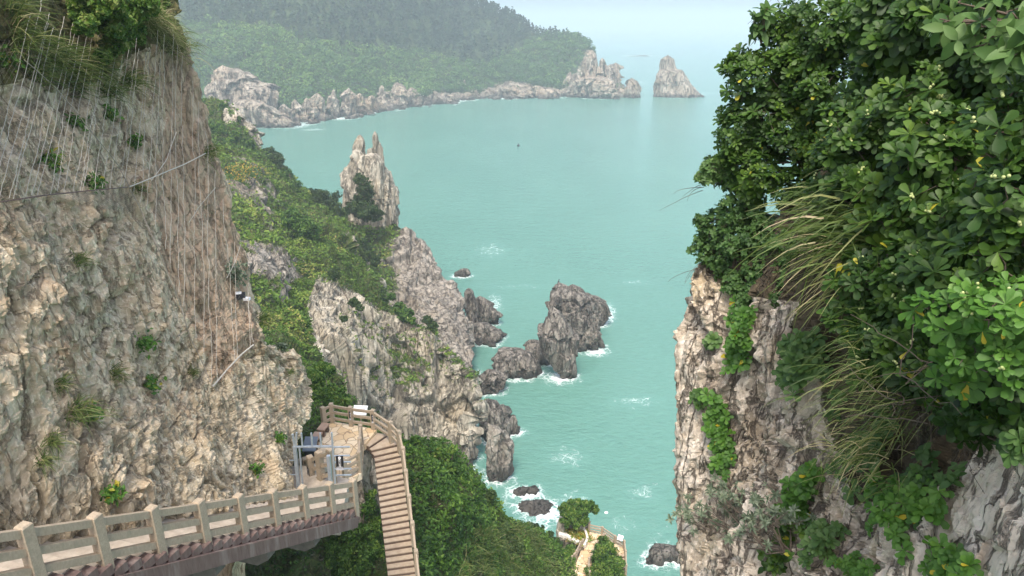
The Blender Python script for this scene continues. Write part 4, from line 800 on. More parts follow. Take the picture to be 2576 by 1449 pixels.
def cards(C, N, size, r, asp=.55, rnd=.8, fold=.18):
    """leaf-shaped cards: centre C, facing N with scatter"""
    n = len(C); nn = norm(N + rnd * r.normal(size=(n, 3))); t = norm(np.cross(nn, rdir(r, n))); b = np.cross(nn, t); s = (np.broadcast_to(size, (n,)) * r.uniform(.65, 1.35, n))[:, None]
    V = np.stack([C - t * s * .5, C + b * s * asp * .5 + nn * s * fold * .5, C + t * s * .5, C - b * s * asp * .5 + nn * s * fold * .5], 1).reshape(-1, 3)
    return V, np.arange(n * 4).reshape(n, 4)
def leafmesh(name, C, N, size, tint, mat, parent, r, **k):
    V, Fq = cards(C, N, size, r, **k); return mk(name, V, Fq, mat, parent, {'tint': np.repeat(np.clip(tint, 0, 1), 4)})
def fill(blobs, n, r, shell=(.72, 1.04), up=.35, inner=.25):
    """points through the outer part of a union of balls -> point, facing"""
    B = np.array(blobs, float); R_ = B[:, 3]; w = R_ ** 2; k = r.choice(len(B), n, p=w / w.sum()); d = rdir(r, n)
    f = np.where(r.random(n) < inner, r.uniform(.25, shell[0], n), r.uniform(*shell, n)); sc = np.array([1, 1, .85]); P_ = B[k, :3] + d * sc * (R_[k] * f)[:, None]
    P_ = P_ + rdir(r, n) * (R_[k] * .10)[:, None]
    keep = np.ones(n, bool)
    for j in range(len(B)): keep &= (k == j) | (np.linalg.norm((P_ - B[j, :3]) / sc, axis=1) > R_[j] * .6)
    return P_[keep], norm(d[keep] + [0, 0, up]), f[keep]
def blob(px, py, Y, rp): c = PY(px, py, Y); return [*c, rp * ((c - CAM) @ FWD) / F]
def bush(name, label, cat, blobs, n, size, mat, seed, group=None, tint=(.5, .2), stem=True, tb=.36, sub=True, up=.35, trunk=None):
    r = np.random.default_rng(seed); B = np.array(blobs); base = B[:, :3].mean(0); base[2] = (B[:, 2] - B[:, 3]).min()
    if sub:                                                     # break the balls into clumps
        ex = []
        for b in B:
            for d in rdir(r, 16): ex.append([*(b[:3] + d * [1, 1, .85] * b[3] * r.uniform(.68, 1.05)), b[3] * r.uniform(.18, .40)])
        A = np.concatenate([B * [1, 1, 1, .82], np.array(ex)])
    else: A = B
    P_, N_, f = fill(A, n, r, up=up); root = empty(name, base, label=label, cat=cat, group=group)
    t = tint[0] + tint[1] * r.normal(size=len(P_)) + tb * vnoise(P_ / (B[:, 3].mean() * .45), seed)  # clump tones spread wide, standing in for lit tops and shaded gaps
    leafmesh('foliage', P_, N_, size, t, mat, root, r)
    if stem:
        m = MB(); b0 = base if trunk is None else np.asarray(trunk, float)
        for b in A[:min(len(A), 26)]:
            e = b[:3]; q = (b0 + e) / 2 + r.normal(size=3) * b[3] * .15; w_ = np.linalg.norm(e - b0); m.tube([b0, q, e], [min(.09, w_ * .018 + .01), min(.05, w_ * .012 + .006), min(.03, w_ * .006 + .003)], 5)
        m.build('branches', M['bark'], root, smooth=True)
    return root

# --- cover of shrubs and grass on the middle hillside: one uncountable mass per slope
def cover(S, veg, n, size, h, seed, label, thr=.42, mat='cover', zone=None, dz=None):
    r = np.random.default_rng(seed); G_ = S.V.reshape(*S.shape, 3); ar = np.linalg.norm(np.cross(np.gradient(G_, axis=1), np.gradient(G_, axis=0)), axis=2).ravel()
    w = ar * np.clip((veg - thr) / .4, 0, 1) * (S.V[:, 2] > 3);  w = w * (zone if zone is not None else 1); i = r.choice(len(S.V), n, p=w / w.sum()); nz_ = fbm(S.V[i] * .22, 3, seed + 1); cl = np.clip(nz_ * .9 + .45, 0, 1.4)
    ds_ = h * 2.1; b_ = np.floor(S.V[i] / ds_ - .5).astype(np.int64); q_ = S.V[i] / ds_; dm = np.full(n, 9.0); cc = np.zeros((n, 3)); hh = np.zeros(n)
    for a in (0, 1):
        for e in (0, 1):
            for g in (0, 1):
                x, y, z = b_[:, 0] + a, b_[:, 1] + e, b_[:, 2] + g; p_ = np.stack([x + .1 + .8 * h01(x, y, z, seed), y + .1 + .8 * h01(x, y, z, seed + 1), z + .1 + .8 * h01(x, y, z, seed + 2)], 1); dd = np.linalg.norm(q_ - p_, axis=1); mm = dd < dm; dm = np.where(mm, dd, dm); cc[mm] = (q_ - p_)[mm]; hh = np.where(mm, h01(x, y, z, seed + 3), hh)
    dome = np.sqrt(np.clip(1 - (dm / .75) ** 2, 0, 1)) * (.25 + 1.1 * hh) * np.clip(cl, .3, 1.2)
    P_ = S.V[i] + r.normal(size=(n, 3)) * np.array([.4, .4, .15]) * size + (norm(S.N.reshape(-1, 3)[i] * .5 + [0, 0, .8])) * (h * dome * (1 - .35 * r.random(n) ** 2))[:, None]
    N_ = norm(S.N.reshape(-1, 3)[i] * .5 + [0, 0, .5] + cc * 1.5 * (dome > .1)[:, None]); nz2 = vnoise(S.V[i] * .09, seed + 5)
    t = .36 + .13 * r.normal(size=n) + .24 * nz2 + .12 * nz_ + .30 * (hh - .4); dry = (vnoise(S.V[i] * .16 + 40, seed + 9) > .45) & (r.random(n) < .5); dry = dry if dz is None else dry & dz[i]; t = np.where(dry, r.uniform(.7, 1, n), np.clip(t, 0, .85))
    V, Fq = cards(P_, N_, size, r); return tag(mk('ground_cover', V, Fq, M[mat], None, {'tint': np.repeat(np.clip(t, 0, 1), 4)}), label, 'ground cover', kind='stuff')
cover(SA, vegA, 46000, .8, 1.25, 501, 'green scrub and grass over the far rib of the ridge')
cover(SB, vegB, 60000, .5, .75, 502, 'green and straw coloured scrub on the slope left of the column cliff')
cover(SCN, vegC, 60000, .17, .55, 503, 'low leafy cover round the platform and stairway', zone=(SCN.px < 1100) & (SCN.py < 1600), dz=SCN.px < 0, mat='leaf_mid')
cover(SCN, vegC, 60000, .24, .9, 504, 'mixed bushes and pale grass below the stairway', zone=(SCN.px > 990), dz=(SCN.px > 1190), mat='leaf_mid')

GB = 'dark bushes on the middle ridge'
rb = [('dark windblown bush on the saddle left of the spire', [(800, 500, 190, 22), (825, 505, 188, 30), (850, 530, 186, 24), (835, 550, 184, 22), (795, 485, 190, 14)], 5200, .65, 'leaf_dark'),
      ('dark bush wrapping the foot of the rock spire', [(890, 520, 172, 24), (920, 525, 171, 30), (945, 540, 171, 18), (905, 505, 172, 18)], 4600, .6, 'leaf_dark'),
      ('dark bush growing halfway up the rock spire', [(912, 458, 172, 18), (918, 478, 172, 20), (903, 445, 172, 10), (930, 490, 172, 12)], 2600, .55, 'leaf_dark'),
      ('round small bush alone on the pale slab', [(865, 801, 98, 10)], 700, .32, 'leaf_dark'),
      ('dark bush on the crest below the yellow flowers', [(670, 385, 212, 18), (690, 402, 208, 22), (705, 425, 205, 16)], 3400, .7, 'leaf_dark'),
      ('rounded green bush at the middle of the green slope', [(740, 555, 140, 30), (765, 570, 139, 26), (790, 580, 139, 18), (720, 545, 141, 16)], 4200, .55, 'leaf_mid'),
      ('dark bush in the notch behind the column cliff', [(905, 610, 158, 16), (920, 630, 157, 18), (925, 650, 156, 12)], 1800, .55, 'leaf_dark'),
      ('dark bush on the white rib below the spire', [(945, 655, 148, 16), (930, 640, 148, 10)], 1300, .5, 'leaf_dark'),
      ('long dark bush along the column cliff top', [(1005, 775, 125, 16), (1020, 792, 123.5, 20), (985, 745, 129, 12), (1035, 805, 122.5, 10)], 2600, .48, 'leaf_mid'),
      ('dark bush at the seaward end of the column cliff top', [(1075, 806, 121.5, 12), (1090, 818, 121, 12)], 1300, .45, 'leaf_dark'),
      ('dark bush in the crack of the pale slope', [(890, 760, 113, 14), (905, 775, 112, 10), (840, 690, 124, 16)], 1500, .45, 'leaf_dark'),
      ('small bush at the seaward foot of the spire', [(990, 572, 180, 10), (1000, 578, 180, 8)], 700, .55, 'leaf_dark'),
      ('green shrub on top of the pale ridge outcrop', [(560, 275, 224, 14), (580, 288, 223, 12), (600, 300, 222, 8)], 1500, .7, 'leaf_mid'),
      ('green shrub below the pale ridge outcrop', [(545, 330, 205, 22), (590, 345, 205, 18), (625, 365, 205, 16), (570, 360, 200, 18)], 4500, .7, 'leaf_mid'),
      ('long leafy thicket on the seaward edge of the green crest', [(715, 440, 200, 18), (735, 470, 196, 20), (760, 500, 192, 20), (690, 430, 203, 14), (780, 525, 188, 18)], 5200, .65, 'leaf_mid')]
for k, (lab, bl, nn_, sz, mt) in enumerate(rb): bush('bush', lab, 'bush', [blob(*b) for b in bl], nn_, sz, M[mt], 520 + k, GB, tint=(.42, .17))
# yellow flowering patch
b = np.array([PY(x, y, Y) for x, y, Y in ((590, 430, 165), (610, 440, 165), (630, 433, 168), (600, 448, 160))]); r = np.random.default_rng(8); P_ = np.concatenate([q + r.normal(size=(70, 3)) * [1.9, 2, .7] for q in b]) + [0, 0, .7]
M['yellow'] = leaf_mat('yellow_flowers', [(0, (.20, .16, .03)), (.5, (.33, .22, .03)), (1, (.42, .28, .04))], .7, .2)
rt = empty('flowering_shrub', b[0], label='low shrub with orange yellow flowers on the ridge slope', cat='shrub'); leafmesh('flowers', P_, np.tile([0, -.3, 1.0], (len(P_), 1)), .5, r.random(len(P_)), M['yellow'], rt, r)['kind'] = 'stuff'
P_ = P_ + r.normal(size=P_.shape) * .4 - [0, 0, .3]; leafmesh('foliage', P_, np.tile([0, -.3, 1.0], (len(P_), 1)), .6, r.uniform(.1, .5, len(P_)), M['leaf_mid'], rt, r)

# --- bushes close under the stairs and platform
nb = [('large bright green bush right of the long stairway', [(1095, 1170, 41, 62), (1060, 1230, 39, 60), (1130, 1240, 41, 66), (1075, 1300, 37, 60), (1150, 1310, 39, 66), (1175, 1230, 43, 40), (1050, 1150, 40, 36)], 30000, .24, 'leaf_mid', .5),
      ('dark green bush running down behind the bright bush', [(1200, 1260, 45, 40), (1230, 1320, 45, 46), (1180, 1360, 42, 54), (1270, 1360, 47, 40)], 17000, .24, 'leaf_dark', .6),
      ('mid green bush below the large bright bush', [(1090, 1390, 35, 56), (1150, 1420, 36, 52), (1060, 1450, 33, 46), (1220, 1430, 40, 46)], 18000, .2, 'leaf_mid', .4),
      ('round green bush above the surf left of the low platform', [(1345, 1345, 56, 28), (1370, 1360, 56, 26), (1395, 1375, 57, 20), (1330, 1360, 55, 18)], 7000, .26, 'leaf_dark', .5),
      ('leafy bush in the gap between walkway and stairway', [(905, 1275, 29.3, 46), (930, 1330, 29, 34), (880, 1330, 28.5, 44), (915, 1390, 28, 46), (850, 1400, 27.5, 46), (880, 1450, 27, 44)], 26000, .14, 'leaf_mid', .5),
      ('green bush behind the back railing of the platform', [(800, 1010, 42, 36), (840, 1000, 46, 30), (790, 960, 46, 36), (860, 1015, 46, 22), (815, 930, 52, 26)], 15000, .22, 'leaf_mid', .5)]
for k, (lab, bl, nn_, sz, mt, tn) in enumerate(nb): bush('bush', lab, 'bush', [blob(*b) for b in bl], nn_, sz, M[mt], 560 + k, 'bushes round the stairs', tint=(tn, .18))
bush('bush', 'round dark bush between the two paths of the low platform', 'bush', [blob(*b) for b in [(1525, 1400, 57, 32), (1520, 1370, 58.5, 22), (1535, 1435, 55.5, 42), (1510, 1450, 55, 34), (1548, 1460, 55, 34)]], 15000, .22, M['leaf_mid'], 570, 'bushes round the stairs', tint=(.5, .2))
bush('tree', 'small windblown tree on the rock stump over the water', 'tree', [blob(*b) for b in [(1440, 1286, 61, 26), (1422, 1280, 61, 20), (1462, 1282, 61.5, 22), (1478, 1272, 62, 15), (1496, 1282, 62, 12), (1448, 1268, 61.5, 16), (1466, 1306, 60.8, 16), (1430, 1306, 60.5, 18), (1450, 1318, 60.2, 12)]], 15000, .24, M['leaf_mid'], 571, None, tint=(.48, .2), trunk=Q3(680, 560, 26.7))
r = np.random.default_rng(31); q = [Q3(x, y, 25.75) for x, y in ((600, 740), (660, 750), (720, 760), (620, 800), (680, 830), (740, 830), (700, 880))]; P_ = np.concatenate([c_ + r.normal(size=(190, 3)) * [.4, .3, .12] for c_ in q])
rt = empty('flower_bed', q[3], label='yellow green planted bed inside the white rubble walls', cat='flower bed'); leafmesh('flowers', P_, np.tile([0, -.2, 1.0], (len(P_), 1)), .2, r.uniform(.4, 1, len(P_)), M['yellow'], rt, r)['kind'] = 'stuff'
P_ = P_ + r.normal(size=P_.shape) * .12; leafmesh('foliage', P_, np.tile([0, -.2, 1.0], (len(P_), 1)), .22, r.uniform(.5, 1, len(P_)), M['cover'], rt, r)
bush('bush', 'small yellow green bush against the rock block by the low path', 'bush', [blob(*z3(530, 1020), 58.5, 14), blob(*z3(560, 1080), 58, 14), blob(*z3(500, 1110), 57.5, 16), blob(*z3(550, 1180), 57, 12)], 3500, .2, M['leaf_mid'], 573, 'bushes round the stairs', tint=(.6, .2))

bush('thicket', 'rounded green knob of trees on the tip of the headland', 'thicket', [blob(*b) for b in [(1432, 92, 935, 16), (1450, 100, 930, 18), (1415, 100, 935, 16), (1470, 112, 925, 16), (1484, 130, 915, 14), (1440, 115, 925, 22)]], 3600, 3.2, M['scrub'], 580, None, tint=(.32, .2), stem=False)
# --- far woods on the headland
def wood(name, label, sel, n, hgt, seed, mat, cone, spread):
    r = np.random.default_rng(seed); S = SH; G_ = S.V.reshape(*S.shape, 3); ar = np.linalg.norm(np.cross(np.gradient(G_, axis=1), np.gradient(G_, axis=0)), axis=2).ravel()
    w = ar * sel; i = r.choice(len(S.V), n, p=w / w.sum()); base = S.V[i] + r.normal(size=(n, 3)) * [3, 3, 0]; H = hgt * r.uniform(.6, 1.3, n); K = 26
    t = r.random((n, K)) ** .8; rad = H[:, None] * spread * ((1 - t) ** .8 * .9 + .08 if cone else np.sqrt(np.clip(1 - (2 * t - .9) ** 2, .05, 1))); a = r.uniform(0, 2 * math.pi, (n, K))
    P_ = np.stack([base[:, 0:1] + rad * np.cos(a), base[:, 1:2] + rad * np.sin(a), base[:, 2:3] + H[:, None] * (.15 + .85 * t)], 2); N_ = np.stack([np.cos(a) * .8, np.sin(a) * .8, .5 + .5 * t], 2)
    tt = (.45 + .22 * r.normal(size=n) + .3 * vnoise(base * .02, seed))[:, None] + .1 * r.normal(size=(n, K)); sz = np.repeat(H * (.24 if cone else .30), K)
    V, Fq = cards(P_.reshape(-1, 3), N_.reshape(-1, 3), sz, r, asp=.75, rnd=.5); tag(mk(name, V, Fq, M[mat], None, {'tint': np.repeat(np.clip(tt.ravel(), 0, 1), 4)}), label, 'woodland', kind='stuff')
zn = fbm(SH.V * .012, 4, 350); bnd = np.interp(SH.px, [300, 430, 560, 700, 800, 900, 1000, 1100, 1200, 1270, 1330, 1500], [110, 90, 60, 75, 110, 120, 135, 150, 165, 150, 110, 60]) + 22 * zn
okv = (vegH > .45) & (SH.V[:, 2] > 6)
pz_ = okv * sstep(bnd + 12, bnd - 12, SH.py); sz_ = okv * sstep(bnd - 14, bnd + 8, SH.py)
wood('pine_forest', 'dark blue green pine wood over the upper headland', pz_, 4600, 9.5, 601, 'pine', True, .26)
wood('scrub', 'lighter green scrub on the lower slopes of the headland', sz_, 5200, 5.0, 602, 'scrub', False, .62)

# --- grass tussocks
def blades(C, D, L, W, droop, r, side=None, seg=4):
    """curved tapering blades: roots C, start directions D"""
    n = len(C); s = norm(np.cross(D, rdir(r, n))) if side is None else side; t = np.linspace(0, 1, seg + 1); L = np.broadcast_to(L, (n,)); V = []
    for k in t:
        c = C + D * (L * k)[:, None] + np.array([0, 0, -1.0]) * (droop * L * k * k)[:, None]; w = (np.broadcast_to(W, (n,)) * (1 - k) ** .7 * .5 + .0004)[:, None]; V += [c - s * w, c + s * w]
    V = np.stack(V, 1); m_ = 2 * (seg + 1); b = (np.arange(n) * m_)[:, None]; q = np.concatenate([np.stack([b + 2 * j, b + 2 * j + 1, b + 2 * j + 3, b + 2 * j + 2], 2) for j in range(seg)], 1).reshape(-1, 4)
    return V.reshape(-1, 3), q, m_
r = np.random.default_rng(640); sel = np.where(inpoly(SCN.px, SCN.py, [(1185, 1340), (1290, 1320), (1340, 1340), (1440, 1470), (1130, 1470)]))[0]; i = r.choice(sel, 5200); C = SCN.V[i] + r.normal(size=(5200, 3)) * [.15, .15, .02]
V, q, kk = blades(C, norm(np.array([.25, -.2, 1.0]) + .35 * r.normal(size=(5200, 3))), 1.5 * r.uniform(.5, 1.2, 5200), .05, .5, r)
tag(mk('tall_grass', V, q, M['grass'], None, {'tint': np.repeat(np.clip(.42 + .2 * r.normal(size=5200) + .15 * vnoise(C * .4, 3), 0, 1), kk)}), 'pale tall grass on the slope left of the low path', 'grass', kind='stuff')
def tussock(label, root_p, n, L, W, lean, seed, group, spread=.12, tint=(.45, .25), droop=.55, fan=.75, name='grass_tussock'):
    r = np.random.default_rng(seed); C = np.asarray(root_p) + r.normal(size=(n, 3)) * spread; D = norm(np.array(lean) + fan * r.normal(size=(n, 3)) * [1, 1, .6]); Ls = L * r.uniform(.5, 1.15, n)
    V, q, k = blades(C, D, Ls, W, droop * r.uniform(.5, 1.4, n), r); t = np.clip(tint[0] + tint[1] * r.normal(size=n), 0, 1)
    root = empty(name, root_p, label=label, cat='grass', group=group); mk('blades', V, q, M['grass'], root, {'tint': np.repeat(t, k)}); return root
GT = 'grass tussocks on the left cliff'
lt = [(40, 95, 1.15, 240, 'big grass tussock at the top left of the netted cliff'), (115, 150, 1.2, 300, 'largest grass tussock, hanging over the netted rock'), (195, 170, 1.15, 280, 'bushy grass tussock just right of the largest one'), (20, 20, 1.0, 160, 'grass tussock at the very top of the left cliff'),
      (75, 185, .7, 150, 'straw tinged tussock under the topmost grass'), (178, 212, .75, 170, 'round tussock with dry tips hanging below the bushy one'), (265, 225, .8, 170, 'loose tussock on the netted rock under the leafy bush'), (315, 205, .85, 170, 'pale thin tussock beside the grey rock face'), (240, 175, .7, 120, 'small tussock between two larger ones on the net'),
      (340, 478, .45, 80, 'thin tussock at the middle joint of the net'), (193, 655, .45, 70, 'small tussock alone on the bare cliff'), (285, 942, .5, 80, 'brownish tussock in the hollow of the bare cliff'), (150, 965, .45, 70, 'dry tussock low on the left of the bare cliff'), (182, 1045, .75, 150, 'arching tussock beside a leafy plant low on the cliff'),
      (482, 937, .4, 90, 'small round tussock left of the net tip'), (125, 1112, .5, 80, 'straw tipped tussock above the near railing'), (100, 1165, .4, 70, 'darkest tussock just above the near railing'), (722, 935, .35, 60, 'small tussock on the grey shoulder of the cliff'), (668, 815, .8, 120, 'tussock at the right edge of the net'), (520, 385, .8, 120, 'tussock on the cliff edge at the net cable')]
for k, (x, y, L, nb_, lab) in enumerate(lt):
    p_, n_ = SL.at([x], [y]); tussock(lab, p_[0] + n_[0] * .05, nb_, L, .022, n_[0] * .8 + np.array([0, 0, .7]), 700 + k, GT, .09 * L / .6, tint=(.42, .22) if y < 300 else (.45, .25))
r = np.random.default_rng(77)
for k, (x0, y0, x1, y1, lab) in enumerate([(372, 40, 452, 120, 'fringe of dry grass down the right edge of the cliff top'), (330, 20, 400, 60, 'grass fringe above the grey rock at the cliff top')]):
    root = None; VV, QQ, TT, off = [], [], [], 0
    for t in np.linspace(0, 1, 9):
        p_, n_ = SL.at([x0 + (x1 - x0) * t], [y0 + (y1 - y0) * t]); C = p_[0] + r.normal(size=(60, 3)) * .22; D = norm(n_[0] * .7 + np.array([.3, 0, .5]) + .6 * r.normal(size=(60, 3))); V, q, kk = blades(C, D, .8 * r.uniform(.5, 1.1, 60), .02, .7, r); VV.append(V); QQ.append(q + off); off += len(V); TT.append(np.repeat(np.clip(.6 + .25 * r.normal(size=60), 0, 1), kk))
    p_, _ = SL.at([x0], [y0]); root = empty('grass_tussock', p_[0], label=lab, cat='grass', group=GT); mk('blades', np.concatenate(VV), np.concatenate(QQ), M['grass'], root, {'tint': np.concatenate(TT)})['kind'] = 'stuff'
GP = 'small leafy plants on the left cliff'
lp_ = [(225, 458, .33, 'leafy plant at the middle of the net cable'), (182, 305, .28, 'small leafy plant high under the net'), (272, 287, .28, 'leafy plant in the dark cleft under the net'), (353, 866, .38, 'leafy plant in a niche of the bare cliff'), (375, 965, .36, 'bright leafy plant below the niche on the bare cliff'), (215, 1042, .4, 'leafy plant beside the arching tussock'),
       (708, 880, .34, 'leafy plant on the grey shoulder by the slope'), (335, 362, .3, 'small plant under the net near the brown rock'), (8, 155, .4, 'yellow green plant at the left border of the net'), (116, 400, .35, 'faint green plant beneath the net at the left'), (585, 690, .6, 'grey green bush caught at the right edge of the net'), (280, 1245, .3, 'tiny plant in the orange crack above the railing'), (640, 1180, .3, 'green weed streak low on the cliff by the gate'), (700, 1105, .25, 'small weed near the steel gate')]
for k, (x, y, s_, lab) in enumerate(lp_):
    r = np.random.default_rng(740 + k); p_, n_ = SL.at([x], [y]); c = p_[0] + n_[0] * s_ * .25; n0 = 110 if s_ < .5 else 260; P_ = c + r.normal(size=(n0, 3)) * s_ * .34; rt = empty('leafy_plant', p_[0], label=lab, cat='plant', group=GP)
    leafmesh('leaves', P_, np.tile(n_[0] + [0, 0, .8], (n0, 1)), .15, .55 + .25 * r.normal(size=n0), M['leaf_grey' if 'grey' in lab else 'leaf_fresh'], rt, r)
# leafy bush on the cliff top
bush('bush', 'leafy bush spilling over the top of the left cliff', 'bush', [blob(*b) for b in [(330, 10, 21, 60), (380, 30, 23, 40), (280, 50, 19.5, 56), (240, 0, 19, 60), (400, 0, 24, 34), (330, 75, 21.5, 40), (290, 110, 19.8, 34), (215, 60, 18.4, 30), (260, 140, 19.2, 20)]], 30000, .12, M['leaf_mid'], 760, None, tint=(.66, .2), stem=False)

# ---------------------------------------------------------------- close plants on the right cliff
AXT = {'obov': ([0, .35, .7, .9, 1.0], [.03, .16, .40, .42, .0]), 'oval': ([0, .25, .55, .85, 1.0], [.02, .30, .38, .2, 0.0]), 'lance': ([0, .3, .6, .85, 1.0], [.04, .13, .14, .08, 0.0])}
def leaves(O, X, Nn, L, shape, wide, r, curve=.25, fold=.22):
    """modelled leaves with midrib fold and droop: base O, axis X, upper side Nn"""
    tx, wy = AXT[shape]; X = norm(X); Nn = norm(Nn - X * (X * Nn).sum(1)[:, None]); Y_ = np.cross(Nn, X); L = np.broadcast_to(L, (len(O),)); n = len(O); V = []
    cv = curve * r.uniform(.3, 1.5, n)
    for t, w in zip(tx, wy):
        c = O + X * (L * t)[:, None] - Nn * (L * cv * t * t)[:, None]; h = (L * w * wide)[:, None]; lift = (L * w * wide * fold)[:, None]
        V += [c - Y_ * h + Nn * lift, c, c + Y_ * h + Nn * lift]
    V = np.stack(V, 1).reshape(-1, 3); b = (np.arange(n) * 15)[:, None]
    q = np.concatenate([np.concatenate([np.stack([b + 3 * k, b + 3 * k + 1, b + 3 * k + 4, b + 3 * k + 3], 2), np.stack([b + 3 * k + 1, b + 3 * k + 2, b + 3 * k + 5, b + 3 * k + 4], 2)], 1) for k in range(4)], 1).reshape(-1, 4)
    return V, q
def rosettes(C, A, k, L, shape, wide, r, elev=(10, 60), **kw):
    """whorls of k leaves round axis A at C"""
    n = len(C); A = norm(A); u = norm(np.cross(A, rdir(r, n))); v = np.cross(A, u); j = np.arange(k); az = (j * 2.399)[None] + r.uniform(0, 6.28, (n, 1)) + r.normal(size=(n, k)) * .15
    el = np.radians(elev[0] + (elev[1] - elev[0]) * (j / max(1, k - 1))[None] + r.normal(size=(n, k)) * 8); rad = u[:, None] * np.cos(az)[..., None] + v[:, None] * np.sin(az)[..., None]
    X = rad * np.cos(el)[..., None] + A[:, None] * np.sin(el)[..., None]; Nn = A[:, None] * np.cos(el)[..., None] - rad * np.sin(el)[..., None]
    Ls = (np.broadcast_to(L, (n,))[:, None] * r.uniform(.75, 1.15, (n, k)) * (1 - .3 * (j / k))[None]).ravel()
    V, q = leaves(np.repeat(C, k, 0), X.reshape(-1, 3), Nn.reshape(-1, 3), Ls, shape, wide, r, **kw); return V, q, 15
def shrub(label, blobs, n, L, seed, mat='leaf_gloss', shape='obov', wide=.5, k=11, tint=(.4, .16), group=None, berries=0, inner=.35, twigs=20, name='shrub', cat='shrub', up=.55, face=.35, elev=(5, 55), trunk=None, pre=None, front=.0, tb=.2):
    r = np.random.default_rng(seed); B = np.array(blobs); root_p = B[:, :3].mean(0) if trunk is None else np.asarray(trunk); root = empty(name, root_p, label=label, cat=cat, group=group)
    ex = []
    for b in B:
        for d in rdir(r, 9): ex.append([*(b[:3] + d * b[3] * r.uniform(.6, .85)), b[3] * r.uniform(.25, .42)])
    A_ = np.concatenate([B * [1, 1, 1, .85], np.array(ex)]); P_, N_, f = fill(A_, n, r, (.75, 1.05), 0, inner)
    v = norm(CAM - P_); keep = ((N_ * v).sum(1) > -.45 - front); P_, N_, f = P_[keep], N_[keep], f[keep]; v = v[keep]
    Ax = norm(N_ * .7 + [0, 0, up] + v * face + r.normal(size=P_.shape) * .28)
    V, q, kk = rosettes(P_, Ax, k, L * r.uniform(.6, 1.25, len(P_)), shape, wide, r, elev); t = tint[0] + tb * vnoise(P_ / (B[:, 3].mean() * .6), seed) + .07 * r.normal(size=len(P_)); tl = np.repeat(t, k) + r.normal(size=len(P_) * k) * tint[1] * .6
    old = r.random(len(tl)) < .004; tl = np.where(old, 1.0, np.minimum(tl, .93)); mk('foliage', V, q, M[mat], root, {'tint': np.repeat(np.clip(tl, 0, 1), kk)}, True)
    m = MB()
    for b in A_[:twigs + len(B)]:
        e = b[:3]; qd = (root_p + e) / 2 + r.normal(size=3) * b[3] * .25; w_ = np.linalg.norm(e - root_p); m.tube([root_p, qd, e], [.006 + .010 * w_, .005 + .005 * w_, .003], 5)
    for i in r.choice(len(P_), min(len(P_), twigs * 12), replace=False):
        j = np.argmin(((A_[:, :3] - P_[i]) ** 2).sum(1)); m.tube([A_[j, :3], (A_[j, :3] + P_[i]) / 2 + r.normal(size=3) * .02, P_[i]], [.004, .003, .002], 4)
    m.build('branches', M['bark'], root, smooth=True)
    if berries:
        vis = np.where((f > .85) & ((N_ * v).sum(1) > .3))[0]; i = r.choice(vis, min(len(vis), berries), replace=False)
        for a in i:
            m = MB()
            for _ in range(r.integers(3, 6)):
                c = P_[a] + Ax[a] * L * .22 + r.normal(size=3) * L * .1; V_, F_ = ball(c, L * .085); m.add(V_, F_)
            m.build('berry_cluster', M['berry'], root, smooth=True)
    return root
def ball(c, r_, nv=6, nu=8):
    th = np.linspace(.01, math.pi - .01, nv)[:, None]; ph = np.linspace(0, 2 * math.pi, nu, endpoint=False)[None]
    return np.asarray(c) + r_ * np.stack([np.sin(th) * np.cos(ph), np.sin(th) * np.sin(ph), np.cos(th) * np.ones_like(ph)], 2).reshape(-1, 3), gridf(nv, nu, True)[:, ::-1]
GS = 'evergreen shrubs on the right cliff'
shrub('tall dense evergreen shrub jutting out against the sea', [blob(*b) for b in [(2010, 120, 8.4, 110), (1900, 200, 8.4, 90), (1860, 330, 8.4, 70), (1900, 420, 8.3, 85), (1990, 330, 8.2, 110), (2080, 230, 7.9, 110), (2060, 60, 8.1, 90), (2120, 90, 7.9, 100), (1950, 70, 8.4, 50), (1870, 160, 8.5, 46), (1835, 370, 8.4, 40), (2110, 400, 7.6, 90), (1990, 470, 8.0, 60)]], 3600, .095, 801, tint=(.46, .16), group=GS, twigs=40, trunk=PY(2130, 420, 8.0), inner=.2, up=.7)
shrub('shadowy evergreen shrub along the top behind the broad leaved branch', [blob(*b) for b in [(2230, 40, 6.6, 110), (2320, 110, 6.0, 120), (2420, 40, 5.6, 130), (2520, 20, 5.2, 130), (2600, 140, 4.9, 120), (2480, 170, 5.3, 90), (2230, 170, 6.5, 90)]], 1300, .125, 802, tint=(.36, .16), group=GS, twigs=40, trunk=PY(2420, 300, 5.8), inner=.25)
shrub('wide evergreen shrub with pale berry clusters filling the middle', [blob(*b) for b in [(2180, 330, 5.9, 120), (2300, 280, 5.5, 130), (2400, 400, 4.9, 150), (2250, 450, 5.4, 130), (2130, 480, 6.0, 90), (2360, 560, 4.7, 140), (2240, 600, 5.2, 120), (2460, 600, 4.2, 120), (2550, 480, 4.0, 130), (2180, 380, 5.9, 80)]], 1500, .115, 803, tint=(.44, .16), group=GS, berries=70, twigs=40, trunk=PY(2420, 700, 5.2), inner=.3)
shrub('nearest evergreen shrub at the right border with long leaves', [blob(*b) for b in [(2540, 330, 3.3, 110), (2590, 480, 3.1, 120), (2570, 620, 3.05, 110), (2600, 250, 3.3, 80)]], 210, .10, 804, tint=(.44, .15), group=GS, berries=10, twigs=18, k=10, trunk=PY(2680, 600, 3.4), inner=.25)
shrub('low evergreen shrub under the berry shrub', [blob(*b) for b in [(2200, 720, 4.9, 110), (2320, 700, 4.5, 120), (2170, 800, 4.9, 80), (2280, 830, 4.4, 110), (2400, 720, 4.1, 110), (2220, 900, 4.5, 80), (2330, 930, 4.1, 90), (2420, 1000, 3.7, 90), (2500, 960, 3.4, 90)]], 1000, .10, 805, tint=(.36, .15), group=GS, berries=40, twigs=36, trunk=PY(2480, 1120, 4.0), inner=.3)
